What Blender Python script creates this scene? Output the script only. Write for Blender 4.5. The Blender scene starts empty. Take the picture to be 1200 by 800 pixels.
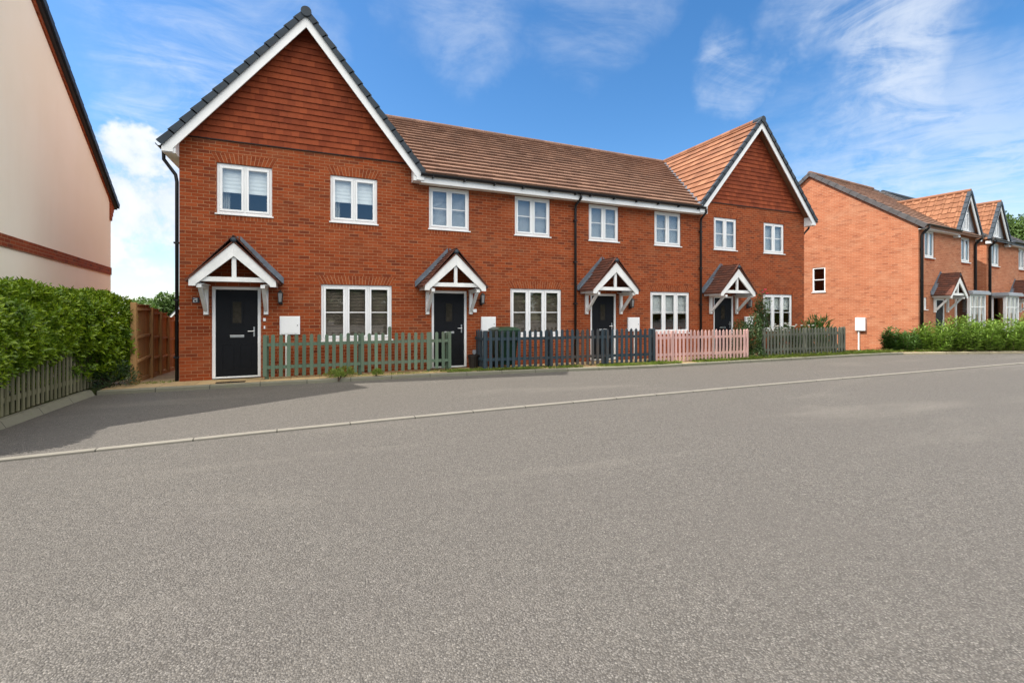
import bpy, math, random
import numpy as np
from mathutils import Vector

R = math.radians
rng = random.Random(11)
nrng = np.random.default_rng(7)
scene = bpy.context.scene
COL = scene.collection

# ------------------------------------------------------------------ materials
class NT:
    """Small wrapper for building node trees."""
    def __init__(self, tree):
        self.t = tree; self.n = tree.nodes; self.l = tree.links
    def new(self, kind, **kw):
        n = self.n.new(kind)
        for k, v in kw.items():
            if k == 'ins':
                for i, x in v.items():
                    if hasattr(x, 'is_linked') or isinstance(x, bpy.types.NodeSocket): self.l.new(x, n.inputs[i])
                    else: n.inputs[i].default_value = x
            else: setattr(n, k, v)
        return n
    def math(self, op, a, b=0.0, c=None):
        d = {0: a, 1: b}
        if c is not None: d[2] = c
        return self.new('ShaderNodeMath', operation=op, ins=d).outputs[0]
    def mix(self, fac, a, b, blend='MIX'):
        n = self.new('ShaderNodeMix', data_type='RGBA', blend_type=blend)
        for i, x in ((0, fac), (6, a), (7, b)):
            if isinstance(x, bpy.types.NodeSocket): self.l.new(x, n.inputs[i])
            else: n.inputs[i].default_value = x if not isinstance(x, tuple) or len(x) == 4 else (*x, 1)
        return n.outputs[2]
    def noise(self, vec, scale, detail=4, rough=.55, dist=0.0):
        n = self.new('ShaderNodeTexNoise', ins={'Scale': scale, 'Detail': detail, 'Roughness': rough, 'Distortion': dist})
        if vec is not None: self.l.new(vec, n.inputs['Vector'])
        return n.outputs['Fac']
    def ramp(self, fac, lo, hi, a=0.0, b=1.0, smooth=True):
        n = self.new('ShaderNodeMapRange', interpolation_type='SMOOTHSTEP' if smooth else 'LINEAR',
                     ins={0: fac, 1: lo, 2: hi, 3: a, 4: b})
        return n.outputs[0]
    def scale(self, vec, s):
        return self.new('ShaderNodeVectorMath', operation='MULTIPLY', ins={0: vec, 1: s}).outputs[0]

def c4(c): return (c[0], c[1], c[2], 1.0)

def material(name, build, rough=.6, spec=.3, **pr):
    m = bpy.data.materials.new(name); m.use_nodes = True
    t = NT(m.node_tree); t.n.clear()
    out = t.new('ShaderNodeOutputMaterial')
    p = t.new('ShaderNodeBsdfPrincipled')
    p.inputs['Roughness'].default_value = rough
    p.inputs['Specular IOR Level'].default_value = spec
    for k, v in pr.items(): p.inputs[k.replace('_', ' ')].default_value = v
    t.l.new(p.outputs[0], out.inputs[0])
    build(t, p)
    return m

def bump(t, p, height, strength=.5, dist=.01):
    b = t.new('ShaderNodeBump', ins={'Strength': strength, 'Distance': dist, 'Height': height})
    t.l.new(b.outputs[0], p.inputs['Normal'])

def plain(col, var=.12, scale=3.0, b=0.0, bscale=60.0):
    """solid paint or plastic with a little uneven wear"""
    def f(t, p):
        co = t.new('ShaderNodeTexCoord').outputs['Object']
        n1 = t.noise(co, scale, 5); n2 = t.noise(co, bscale, 3)
        k = t.math('ADD', t.math('MULTIPLY', n1, .75), t.math('MULTIPLY', n2, .25))
        lo = tuple(x*(1-var) for x in col); hi = tuple(min(1, x*(1+var)) for x in col)
        t.l.new(t.mix(t.ramp(k, .3, .7), c4(lo), c4(hi)), p.inputs['Base Color'])
        if b: bump(t, p, n2, b, .004)
    return f

def brick(c1, c2, cm, stain=(.09, .028, .018), bloom=.16):
    def f(t, p):
        uv = t.new('ShaderNodeTexCoord').outputs['UV']
        wob = t.new('ShaderNodeTexNoise', ins={'Vector': uv, 'Scale': 9.0, 'Detail': 2.0})
        w = t.new('ShaderNodeVectorMath', operation='MULTIPLY_ADD',
                  ins={0: wob.outputs['Color'], 1: (.006, .006, 0), 2: uv}).outputs[0]
        bt = t.new('ShaderNodeTexBrick', offset=.5, squash=1.0,
                   ins={'Vector': w, 'Color1': c4((1, 1, 1)), 'Color2': c4((0, 0, 0)), 'Mortar': c4((.5, .5, .5)), 'Scale': 1.0,
                        'Mortar Size': .0065, 'Mortar Smooth': .25, 'Bias': 0.0, 'Brick Width': .225, 'Row Height': .075})
        rnd = t.new('ShaderNodeSeparateColor', ins={0: bt.outputs['Color']}).outputs[0]
        fine = t.noise(uv, 70, 4, .6); mid = t.noise(t.scale(uv, (.6, 1.6, 1)), 2.4, 6, .68); big = t.noise(t.scale(uv, (.6, 1.5, 1)), .6, 6, .66)
        base = t.mix(rnd, c4(c1), c4(c2))
        dark = t.ramp(rnd, .86, .97)
        base = t.mix(t.math('MULTIPLY', dark, .4), base, c4(stain))
        base = t.mix(t.math('MULTIPLY', t.ramp(fine, .45, .75), .30), base, c4(tuple(x*.55 for x in c1)))
        mort = t.mix(t.ramp(mid, .3, .7), c4(tuple(x*.75 for x in cm)), c4(cm))
        col = t.mix(bt.outputs['Fac'], base, mort)
        col = t.mix(t.math('MULTIPLY', t.ramp(big, .42, .7), .28), col, c4(tuple(x*.55 for x in c1)))
        col = t.mix(t.math('MULTIPLY', t.ramp(t.math('ADD', t.math('MULTIPLY', mid, .5), t.math('MULTIPLY', big, .5)), .46, .66), bloom), col, c4(tuple(min(1, x*1.15) for x in cm)))
        t.l.new(col, p.inputs['Base Color'])
        h = t.math('SUBTRACT', t.math('MULTIPLY', fine, .5), bt.outputs['Fac'])
        bump(t, p, h, .55, .008)
    return f

def tile_col(c1, c2, dirt, k=.35):
    """clay or concrete tiles: every tile (mesh island) its own tone"""
    def f(t, p):
        g = t.new('ShaderNodeNewGeometry').outputs['Random Per Island']
        co = t.new('ShaderNodeTexCoord').outputs['Object']
        n = t.noise(co, 1.1, 5, .6); fine = t.noise(co, 45, 4)
        col = t.mix(g, c4(c1), c4(c2))
        col = t.mix(t.math('MULTIPLY', t.ramp(n, .4, .75), k), col, c4(dirt))
        col = t.mix(t.math('MULTIPLY', t.ramp(fine, .5, .75), .3), col, c4(dirt))
        t.l.new(col, p.inputs['Base Color'])
        bump(t, p, fine, .35, .006)
    return f

def wood_paint(col, bare, wear=.3, k=1.0):
    """painted pickets: every board its own tone, paint worn to timber in places"""
    def f(t, p):
        g = t.new('ShaderNodeNewGeometry').outputs['Random Per Island']
        co = t.new('ShaderNodeTexCoord').outputs['Object']
        st = t.scale(co, (30, 30, 2.2)); grain = t.noise(st, 1.0, 5, .6, .4)
        big = t.noise(co, .55, 3)
        base = t.mix(g, c4(tuple(x*.72 for x in col)), c4(tuple(min(1, x*1.18) for x in col)))
        w = t.math('ADD', t.math('MULTIPLY', grain, .55), t.math('MULTIPLY', big, .6))
        base = t.mix(t.math('MULTIPLY', t.ramp(w, .56, .72), wear), base, c4(bare))
        base = t.mix(t.math('MULTIPLY', t.ramp(grain, .55, .8), .3), base, c4(tuple(x*.5 for x in col)))
        t.l.new(base, p.inputs['Base Color'])
        bump(t, p, grain, .4, .004)
    return f

def leafy(c1, c2, c3, trans=.3, rough=.45):
    m = bpy.data.materials.new('leaf'); m.use_nodes = True
    t = NT(m.node_tree); t.n.clear()
    out = t.new('ShaderNodeOutputMaterial')
    g = t.new('ShaderNodeNewGeometry').outputs['Random Per Island']
    co = t.new('ShaderNodeTexCoord').outputs['Object']
    n = t.noise(co, 2.3, 3)
    col = t.mix(g, c4(c1), c4(c2))
    col = t.mix(t.ramp(n, .45, .7), col, c4(c3))
    p = t.new('ShaderNodeBsdfPrincipled', ins={'Base Color': col, 'Roughness': rough, 'Specular IOR Level': .4})
    tr = t.new('ShaderNodeBsdfTranslucent', ins={'Color': t.mix(.5, col, c4((.12, .22, .02)))})
    mx = t.new('ShaderNodeMixShader', ins={0: trans, 1: p.outputs[0], 2: tr.outputs[0]})
    t.l.new(mx.outputs[0], out.inputs[0])
    return m

M = {}
M['brick'] = material('red_brick', brick((.300, .060, .0165), (.175, .031, .0095), (.36, .175, .09)), .85, .15)
M['far_brick'] = material('orange_brick', brick((.44, .160, .080), (.34, .110, .053), (.50, .29, .18), (.20, .06, .035), .34), .85, .15)
M['arch_brick'] = material('arch_brick', tile_col((.30, .068, .020), (.19, .037, .012), (.13, .03, .014)), .85, .15)
M['mortar'] = material('mortar', plain((.42, .22, .12), .15, 8, .2), .9, .1)
M['roof'] = material('brown_roof_tile', tile_col((.235, .134, .091), (.160, .088, .060), (.095, .058, .042), .4), .8, .2)
M['roof_orange'] = material('orange_roof_tile', tile_col((.31, .142, .076), (.205, .086, .044), (.12, .058, .036), .4), .8, .2)
M['slate'] = material('slate_tile', tile_col((.035, .04, .048), (.06, .066, .075), (.03, .03, .03)), .6, .3)
M['hung'] = material('hung_tile', tile_col((.275, .062, .024), (.175, .036, .015), (.10, .026, .014), .3), .85, .15)
M['porch_tile'] = material('porch_tile', tile_col((.145, .056, .037), (.085, .040, .031), (.06, .032, .026)), .85, .15)
M['verge'] = material('verge_cap', plain((.030, .040, .052), .2, 4, .1), .6, .25)
M['far_verge'] = material('far_verge_cap', plain((.085, .08, .08), .2, 4, .1), .6, .25)
M['lead'] = material('lead', plain((.11, .13, .16), .25, 6, .2), .5, .4)
M['white'] = material('white_upvc', plain((.77, .77, .77), .05, 2), .35, .4)
M['white_wood'] = material('white_paint', plain((.73, .725, .71), .10, 5, .1), .45, .35)
M['soffit'] = material('soffit', plain((.70, .67, .60), .06, 3), .6, .3)
M['black'] = material('black_plastic', plain((.011, .011, .012), .2, 6), .45, .3)
M['door'] = material('black_door', plain((.0055, .006, .008), .15, 5, .1, 120), .5, .18)
M['metal'] = material('satin_metal', plain((.62, .62, .62), .1), .3, .5, Metallic=1.0)
M['blind'] = material('white_blind', plain((.84, .84, .82), .05), .6, .2)
M['dark_blind'] = material('brown_blind', plain((.20, .155, .12), .15), .5, .3)
M['grey_blind'] = material('grey_blind', plain((.66, .68, .70), .08), .6, .2)
M['curtain'] = material('curtain', plain((.50, .50, .48), .1, 8), .9, .1)
M['inside'] = material('inside_wall', plain((.22, .21, .2), .1), .9, .1)
M['pipe_white'] = material('white_pipe', plain((.78, .77, .74), .06), .4, .3)

def render_coat(t, p):
    co = t.new('ShaderNodeTexCoord').outputs['Object']
    big = t.noise(co, .35, 4, .6); st = t.noise(t.scale(co, (1.5, 1.5, .25)), 1.4, 5, .65); fine = t.noise(co, 90, 3)
    col = t.mix(t.ramp(big, .3, .72), c4((.87, .79, .63)), c4((.91, .84, .70)))
    col = t.mix(t.math('MULTIPLY', t.ramp(st, .5, .8), .25), col, c4((.80, .70, .55)))
    t.l.new(col, p.inputs['Base Color']); bump(t, p, fine, .25, .004)
M['render'] = material('cream_render', render_coat, .9, .12)

def asphalt(t, p):
    co = t.new('ShaderNodeTexCoord').outputs['Object']
    vo = t.new('ShaderNodeTexVoronoi', feature='F1', ins={'Vector': co, 'Scale': 108.0, 'Randomness': 1.0})
    vr = t.new('ShaderNodeSeparateColor', ins={0: vo.outputs['Color']}).outputs[0]
    fine = t.noise(co, 160, 3, .6); mid = t.noise(co, 22, 5, .7); big = t.noise(co, .33, 5, .6); pat = t.noise(t.scale(co, (.25, 1, 1)), .7, 4, .6, .5)
    stone = t.mix(t.ramp(vr, .15, .95, smooth=False), c4((.080, .074, .067)), c4((.184, .171, .155)))
    col = t.mix(t.ramp(vo.outputs['Distance'], .35, .75), stone, c4((.066, .060, .053)))
    col = t.mix(t.math('MULTIPLY', t.ramp(mid, .4, .72), .35), col, c4((.168, .153, .134)))
    col = t.mix(t.math('MULTIPLY', t.ramp(big, .38, .68), .42), col, c4((.100, .091, .082)))
    col = t.mix(t.math('MULTIPLY', t.ramp(pat, .52, .72), .35), col, c4((.190, .173, .150)))
    spot = t.ramp(vr, .962, .985)
    col = t.mix(t.math('MULTIPLY', spot, .3), col, c4((.30, .28, .25)))
    t.l.new(col, p.inputs['Base Color'])
    h = t.math('ADD', t.math('MULTIPLY', vo.outputs['Distance'], -.9), t.math('MULTIPLY', fine, .5))
    bump(t, p, h, .75, .012)
M['asphalt'] = material('asphalt', asphalt, .85, .25)

def concrete(col, joint=.915, moss=.25):
    def f(t, p):
        uv = t.new('ShaderNodeTexCoord').outputs['UV']; co = t.new('ShaderNodeTexCoord').outputs['Object']
        u = t.new('ShaderNodeSeparateXYZ', ins={0: uv}).outputs[0]
        fr = t.math('FRACT', t.math('DIVIDE', u, joint))
        d = t.math('MINIMUM', fr, t.math('SUBTRACT', 1.0, fr))
        j = t.ramp(d, .004, .012, 1, 0)
        seg = t.new('ShaderNodeTexWhiteNoise', noise_dimensions='1D', ins={'W': t.math('FLOOR', t.math('DIVIDE', u, joint))}).outputs['Value']
        n = t.noise(co, 5, 5, .65); f2 = t.noise(co, 90, 3)
        c = t.mix(n, c4(tuple(x*.7 for x in col)), c4(tuple(x*1.15 for x in col)))
        c = t.mix(t.math('MULTIPLY', seg, .35), c, c4(tuple(x*.72 for x in col)))
        c = t.mix(t.math('MULTIPLY', t.ramp(n, .55, .7), moss), c, c4((.10, .12, .05)))
        c = t.mix(t.math('MULTIPLY', j, .85), c, c4((.04, .038, .032)))
        t.l.new(c, p.inputs['Base Color']); bump(t, p, t.math('SUBTRACT', f2, t.math('MULTIPLY', j, 2.0)), .4, .006)
    return f
M['kerb'] = material('kerb_concrete', concrete((.185, .178, .135), .915, .45), .85, .2)
M['edging'] = material('edging_concrete', concrete((.215, .20, .17), .915, .0), .85, .2)
M['kerb_pale'] = material('pale_kerb', concrete((.36, .31, .21), .915, .25), .85, .2)

def paving(t, p):
    co = t.new('ShaderNodeTexCoord').outputs['Object']
    bt = t.new('ShaderNodeTexBrick', offset=.5, ins={'Vector': co, 'Color1': c4((.52, .38, .20)), 'Color2': c4((.45, .32, .165)),
               'Mortar': c4((.16, .12, .075)), 'Scale': 1.0, 'Mortar Size': .006, 'Mortar Smooth': .2, 'Brick Width': .6, 'Row Height': .45})
    n = t.noise(co, 3, 6, .65); f2 = t.noise(co, 60, 4); n2 = t.noise(co, 1.3, 5, .6)
    c = t.mix(t.math('MULTIPLY', t.ramp(n, .4, .75), .5), bt.outputs['Color'], c4((.24, .17, .10)))
    c = t.mix(t.math('MULTIPLY', t.ramp(n2, .52, .68), .5), c, c4((.13, .125, .06)))
    c = t.mix(t.math('MULTIPLY', f2, .25), c, c4((.16, .12, .08)))
    t.l.new(c, p.inputs['Base Color']); bump(t, p, f2, .4, .006)
M['paving'] = material('buff_paving', paving, .85, .2)

def soil(t, p):
    co = t.new('ShaderNodeTexCoord').outputs['Object']
    n = t.noise(co, 2.5, 6, .65); f2 = t.noise(co, 35, 5, .7)
    c = t.mix(t.ramp(n, .35, .65), c4((.075, .055, .035)), c4((.075, .10, .03)))
    c = t.mix(t.ramp(f2, .4, .7), c, c4((.05, .06, .025)))
    t.l.new(c, p.inputs['Base Color']); bump(t, p, f2, .8, .03)
M['soil'] = material('soil_grass', soil, .95, .1)

def boards(t, p):
    co = t.new('ShaderNodeTexCoord').outputs['UV']
    u = t.new('ShaderNodeSeparateXYZ', ins={0: co}).outputs[0]
    k = t.math('DIVIDE', u, .115); fr = t.math('FRACT', k)
    seg = t.new('ShaderNodeTexWhiteNoise', noise_dimensions='1D', ins={'W': t.math('FLOOR', k)}).outputs['Value']
    gr = t.noise(t.scale(co, (45, 2.5, 1)), 1.0, 5, .6, .3)
    c = t.mix(seg, c4((.58, .33, .125)), c4((.41, .22, .085)))
    c = t.mix(t.math('MULTIPLY', t.ramp(gr, .45, .75), .5), c, c4((.10, .05, .025)))
    c = t.mix(t.ramp(fr, .0, .08, .8, 0), c, c4((.03, .017, .01)))
    t.l.new(c, p.inputs['Base Color']); bump(t, p, t.math('ADD', gr, fr), .4, .008)
M['boards'] = material('fence_boards', boards, .85, .15)
M['timber'] = material('brown_timber', wood_paint((.46, .26, .11), (.24, .16, .09), .4), .85, .15)
M['fence_green'] = material('green_fence_paint', wood_paint((.105, .155, .108), (.16, .15, .11), .4), .75, .2)
M['fence_blue'] = material('blue_fence_paint', wood_paint((.028, .046, .060), (.070, .055, .046), .85), .75, .2)
M['fence_pink'] = material('pink_fence_paint', wood_paint((.50, .31, .285), (.42, .28, .20), .35), .75, .2)
M['fence_grey'] = material('grey_fence_timber', wood_paint((.10, .105, .085), (.07, .075, .05), .5), .85, .15)
M['fence_pale'] = material('weathered_fence_timber', wood_paint((.165, .155, .095), (.085, .09, .042), .65), .85, .15)
M['bin'] = material('green_bin', plain((.012, .04, .02), .2, 5), .4, .4)
M['pot'] = material('dark_pot', plain((.022, .017, .014), .2, 5), .5, .3)
M['rubber'] = material('rubber_mat', plain((.012, .012, .012), .2, 30, .4), .8, .2)
M['hedge_leaf'] = leafy((.125, .215, .010), (.29, .39, .022), (.09, .165, .012), .38, .28)
M['dark_leaf'] = leafy((.030, .060, .018), (.05, .095, .022), (.025, .05, .018), .2, .45)
M['shrub_leaf'] = leafy((.12, .22, .028), (.25, .36, .06), (.10, .18, .022), .38, .42)
M['deep_leaf'] = leafy((.045, .105, .022), (.09, .18, .035), (.035, .08, .02), .3, .42)
M['tree_leaf'] = leafy((.055, .10, .018), (.095, .165, .03), (.045, .08, .018), .25, .6)
M['grass'] = leafy((.15, .23, .035), (.27, .33, .06), (.20, .22, .05), .35, .6)
M['pink_petal'] = material('pink_petal', plain((.75, .13, .16), .2, 20), .6, .2)
M['white_petal'] = material('white_petal', plain((.80, .78, .70), .08, 20), .6, .2)
M['bark'] = material('bark', plain((.07, .05, .035), .3, 8, .6, 20), .9, .1)
M['grey_panel'] = material('grey_panel', plain((.30, .32, .35), .1, 3), .5, .3)
M['lamp_glass'] = material('lamp_glass', plain((.25, .25, .25), .1), .1, .5)

def glass_mat(name, ior, tint):
    m = bpy.data.materials.new(name); m.use_nodes = True
    t = NT(m.node_tree); t.n.clear()
    out = t.new('ShaderNodeOutputMaterial')
    co = t.new('ShaderNodeTexCoord').outputs['Object']
    bmp = t.new('ShaderNodeBump', ins={'Strength': .05, 'Distance': .02, 'Height': t.noise(co, 1.6, 2)})
    geo = t.new('ShaderNodeNewGeometry')
    cs = t.new('ShaderNodeVectorMath', operation='DOT_PRODUCT', ins={0: geo.outputs['Incoming'], 1: geo.outputs['Normal']}).outputs['Value']
    k = t.math('POWER', t.math('SUBTRACT', 1.0, t.math('ABSOLUTE', cs)), 5.0)
    fac = t.math('ADD', t.math('MULTIPLY', k, 1-ior), ior)
    tr = t.new('ShaderNodeBsdfTransparent', ins={'Color': c4(tint)})
    gl = t.new('ShaderNodeBsdfGlossy', ins={'Roughness': .015, 'Color': c4((.95, .97, 1)), 'Normal': bmp.outputs[0]})
    mx = t.new('ShaderNodeMixShader', ins={0: fac, 1: tr.outputs[0], 2: gl.outputs[0]})
    t.l.new(mx.outputs[0], out.inputs[0])
    return m
M['glass'] = glass_mat('window_glass', .13, (.90, .94, .95))
M['dark_glass'] = material('door_glass', plain((.03, .025, .02), .3, 12), .12, .5)

# ------------------------------------------------------------------ mesh helpers
class MB:
    """collects faces; build() links them as ONE mesh object"""
    def __init__(self): self.v = []; self.f = []; self.uv = []
    def face(self, pts, uv=None):
        i = len(self.v); pts = [tuple(p) for p in pts]
        self.v += pts; self.f.append(tuple(range(i, i+len(pts))))
        if uv is None:
            a = Vector(pts[1])-Vector(pts[0]); b = Vector(pts[2])-Vector(pts[0]); n = a.cross(b)
            ax, ay, az = abs(n.x), abs(n.y), abs(n.z)
            if az > max(ax, ay): uv = [(p[0], p[1]) for p in pts]
            elif ay >= ax: uv = [(p[0], p[2]) for p in pts]
            else: uv = [(p[1], p[2]) for p in pts]
        self.uv += uv
    def solid(self, verts, faces):
        """one connected island"""
        i = len(self.v); self.v += [tuple(p) for p in verts]
        for f in faces:
            self.f.append(tuple(i+k for k in f))
            pts = [verts[k] for k in f]
            n = (Vector(pts[1])-Vector(pts[0])).cross(Vector(pts[2])-Vector(pts[0]))
            ax, ay, az = abs(n.x), abs(n.y), abs(n.z)
            if az > max(ax, ay): self.uv += [(p[0], p[1]) for p in pts]
            elif ay >= ax: self.uv += [(p[0], p[2]) for p in pts]
            else: self.uv += [(p[1], p[2]) for p in pts]
    def box(self, a, b):
        x0, y0, z0 = a; x1, y1, z1 = b
        if x0 > x1: x0, x1 = x1, x0
        if y0 > y1: y0, y1 = y1, y0
        if z0 > z1: z0, z1 = z1, z0
        v = [(x0,y0,z0),(x1,y0,z0),(x1,y1,z0),(x0,y1,z0),(x0,y0,z1),(x1,y0,z1),(x1,y1,z1),(x0,y1,z1)]
        self.solid(v, [(0,3,2,1),(4,5,6,7),(0,1,5,4),(1,2,6,5),(2,3,7,6),(3,0,4,7)])
    def prism(self, poly, axis, a, b):
        """polygon in the two other axes, extruded along axis from a to b"""
        def P(p, h):
            if axis == 'y': return (p[0], h, p[1])
            if axis == 'x': return (h, p[0], p[1])
            return (p[0], p[1], h)
        n = len(poly); v = [P(p, a) for p in poly]+[P(p, b) for p in poly]
        self.solid(v, [tuple(range(n)), tuple(range(2*n-1, n-1, -1))]+[(i, i+n, (i+1) % n+n, (i+1) % n) for i in range(n)])
    def beam(self, p, q, w, h, up=(0, 0, 1)):
        p = Vector(p); q = Vector(q); d = (q-p).normalized(); u = Vector(up)
        s = d.cross(u).normalized(); u = s.cross(d).normalized()
        v = []
        for e in (p, q):
            for a, b in ((-1,-1),(1,-1),(1,1),(-1,1)): v.append(tuple(e+s*(a*w/2)+u*(b*h/2)))
        self.solid(v, [(0,3,2,1),(4,5,6,7),(0,1,5,4),(1,2,6,5),(2,3,7,6),(3,0,4,7)])
    def tube(self, path, r, seg=10, cap=True):
        path = [Vector(p) for p in path]; n = len(path); v = []; prev = None
        rr = r if isinstance(r, (list, tuple)) else [r]*n
        for i, p in enumerate(path):
            d = (path[min(i+1, n-1)]-path[max(i-1, 0)]).normalized()
            ref = Vector((0, 0, 1)) if abs(d.z) < .9 else Vector((0, 1, 0))
            if prev is None: s = d.cross(ref).normalized()
            else: s = (prev-d*prev.dot(d)).normalized()
            prev = s; t = d.cross(s)
            for k in range(seg):
                a = 2*math.pi*k/seg; v.append(tuple(p+(s*math.cos(a)+t*math.sin(a))*rr[i]))
        f = []
        for i in range(n-1):
            for k in range(seg):
                f.append((i*seg+k, i*seg+(k+1) % seg, (i+1)*seg+(k+1) % seg, (i+1)*seg+k))
        if cap: f += [tuple(range(seg-1, -1, -1)), tuple(range((n-1)*seg, n*seg))]
        self.solid(v, f)
    def build(self, name, mat, parent=None, origin=(0, 0, 0), smooth=False, bevel=0.0):
        me = bpy.data.meshes.new(name)
        o = Vector(origin)
        me.from_pydata([(x-o.x, y-o.y, z-o.z) for x, y, z in self.v], [], self.f)
        ul = me.uv_layers.new(name='UVMap')
        ul.data.foreach_set('uv', [c for p in self.uv for c in p])
        if isinstance(mat, list):
            for m in mat: me.materials.append(m)
        else: me.materials.append(mat)
        if smooth: me.polygons.foreach_set('use_smooth', [True]*len(me.polygons))
        me.update()
        ob = bpy.data.objects.new(name, me); COL.objects.link(ob)
        if parent is not None: ob.parent = parent
        elif tuple(origin) != (0, 0, 0): ob.location = o
        if bevel:
            b = ob.modifiers.new('edge', 'BEVEL'); b.width = bevel; b.segments = 2; b.limit_method = 'ANGLE'
        return ob

def thing(name, label, cat, loc=(0, 0, 0), rz=0.0, group=None):
    o = bpy.data.objects.new(name, None); COL.objects.link(o)
    o.location = loc; o.rotation_euler = (0, 0, rz); o.empty_display_size = .2
    return tag(o, label, cat, group)
def tag(o, label, cat, group=None):
    o['label'] = label; o['category'] = cat
    if group: o['group'] = group
    return o
def struct(o, kind='structure'):
    o['kind'] = kind; return o

def clip(poly, cl):
    """clip convex polygon to convex polygon (counter-clockwise)"""
    out = poly
    for i in range(len(cl)):
        a = cl[i]; b = cl[(i+1) % len(cl)]
        ins = lambda p: (b[0]-a[0])*(p[1]-a[1])-(b[1]-a[1])*(p[0]-a[0]) >= -1e-9
        src, out = out, []
        for j in range(len(src)):
            p, q = src[j-1], src[j]; ip, iq = ins(p), ins(q)
            if ip != iq:
                d1 = (b[0]-a[0])*(p[1]-a[1])-(b[1]-a[1])*(p[0]-a[0]); d2 = (b[0]-a[0])*(q[1]-a[1])-(b[1]-a[1])*(q[0]-a[0])
                s = d1/(d1-d2); out.append((p[0]+(q[0]-p[0])*s, p[1]+(q[1]-p[1])*s))
            if iq: out.append(q)
        if len(out) < 3: return []
    return out

def tiles(mb, O, U, V, N, poly, gauge, tw, t, stagger=.5, jit=.003, gap=.003, pan=False):
    """courses of single tiles over a convex polygon on a plane; each tile a thin wedge, thick at its lower edge"""
    O, U, V, N = Vector(O), Vector(U).normalized(), Vector(V).normalized(), Vector(N).normalized()
    area = sum(poly[i][0]*poly[(i+1) % len(poly)][1]-poly[(i+1) % len(poly)][0]*poly[i][1] for i in range(len(poly)))
    if area < 0: poly = poly[::-1]
    v0 = min(p[1] for p in poly); v1 = max(p[1] for p in poly); u0 = min(p[0] for p in poly); u1 = max(p[0] for p in poly)
    r = 0; v = v0
    while v < v1-.01:
        u = u0-tw+(r % 2)*stagger*tw
        while u < u1:
            q = clip([(u+gap, v), (u+tw-gap, v), (u+tw-gap, v+gauge), (u+gap, v+gauge)], poly)
            if len(q) >= 3:
                j = rng.uniform(-jit, jit); tl = rng.uniform(-jit, jit)*.6
                top = []; bot = []
                for a, b in q:
                    k = (b-v)/gauge
                    h = t*(1-k)+.004+j*(1-k)+tl*((a-u)/tw-.5)
                    if pan: h += .022*math.sin(2*math.pi*((a-u)/tw))
                    P = O+U*a+V*b; top.append(tuple(P+N*h)); bot.append(tuple(P-N*.004))
                n = len(q)
                if pan:
                    pass
                mb.solid(top+bot, [tuple(range(n))]+[(i, n+i, n+(i+1) % n, (i+1) % n) for i in range(n)])
            u += tw
        v += gauge; r += 1

def pan_tiles(mb, O, U, V, N, poly, gauge, tw, t):
    """roman tiles: each tile has a roll"""
    O, U, V, N = Vector(O), Vector(U).normalized(), Vector(V).normalized(), Vector(N).normalized()
    area = sum(poly[i][0]*poly[(i+1) % len(poly)][1]-poly[(i+1) % len(poly)][0]*poly[i][1] for i in range(len(poly)))
    if area < 0: poly = poly[::-1]
    v0 = min(p[1] for p in poly); v1 = max(p[1] for p in poly); u0 = min(p[0] for p in poly); u1 = max(p[0] for p in poly)
    v = v0
    prof = [(0, 0), (.55, 0), (.65, .035), (.78, .05), (.9, .035), (1.0, 0)]
    while v < v1-.01:
        u = u0
        while u < u1:
            for i in range(5):
                q = clip([(u+prof[i][0]*tw, v), (u+prof[i+1][0]*tw, v), (u+prof[i+1][0]*tw, v+gauge), (u+prof[i][0]*tw, v+gauge)], poly)
                if len(q) >= 3:
                    top = []; bot = []
                    for a, b in q:
                        s = (a-u)/tw; k = (b-v)/gauge
                        s0, h0 = prof[i]; s1, h1 = prof[i+1]
                        h = h0+(h1-h0)*(s-s0)/(s1-s0)+t*(1-k)+.004
                        P = O+U*a+V*b; top.append(tuple(P+N*h)); bot.append(tuple(P-N*.004))
                    n = len(q)
                    mb.solid(top+bot, [tuple(range(n))]+[(e, n+e, n+(e+1) % n, (e+1) % n) for e in range(n)])
            u += tw
        v += gauge

def leaf_mesh(name, P, D, Nn, L, W, mat, parent=None, origin=(0, 0, 0), droop=.0):
    """P base points, D leaf directions, Nn leaf normals, L lengths, W widths (numpy arrays); folded four-corner blades"""
    P = np.asarray(P, float)-np.asarray(origin, float)
    n = len(P)
    D = D/np.linalg.norm(D, axis=1, keepdims=True)
    S = np.cross(D, Nn); S /= np.linalg.norm(S, axis=1, keepdims=True)+1e-9
    Up = np.cross(S, D)
    L = L[:, None]; W = W[:, None]
    mid = P+D*L*.48
    tip = P+D*L-Up*L*droop
    a = mid+S*W*.5+Up*W*.16; b = mid-S*W*.5+Up*W*.16
    V = np.stack([P, a, tip, b], 1).reshape(-1, 3)
    idx = np.arange(n)*4
    F = np.stack([idx, idx+1, idx+2, idx, idx+2, idx+3], 1).reshape(-1)
    me = bpy.data.meshes.new(name)
    me.vertices.add(n*4); me.vertices.foreach_set('co', V.astype(np.float32).reshape(-1))
    me.loops.add(n*6); me.loops.foreach_set('vertex_index', F.astype(np.int32))
    me.polygons.add(n*2); me.polygons.foreach_set('loop_start', (np.arange(n*2)*3).astype(np.int32))
    me.update(calc_edges=True); me.validate()
    me.materials.append(mat)
    ob = bpy.data.objects.new(name, me); COL.objects.link(ob)
    if parent is not None: ob.parent = parent
    elif tuple(origin) != (0, 0, 0): ob.location = origin
    return ob

def rdir(n): 
    v = nrng.normal(size=(n, 3)); return v/np.linalg.norm(v, axis=1, keepdims=True)

# ------------------------------------------------------------------ house parts
FY = 11.9                                    # plane of the terrace's front wall

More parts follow.
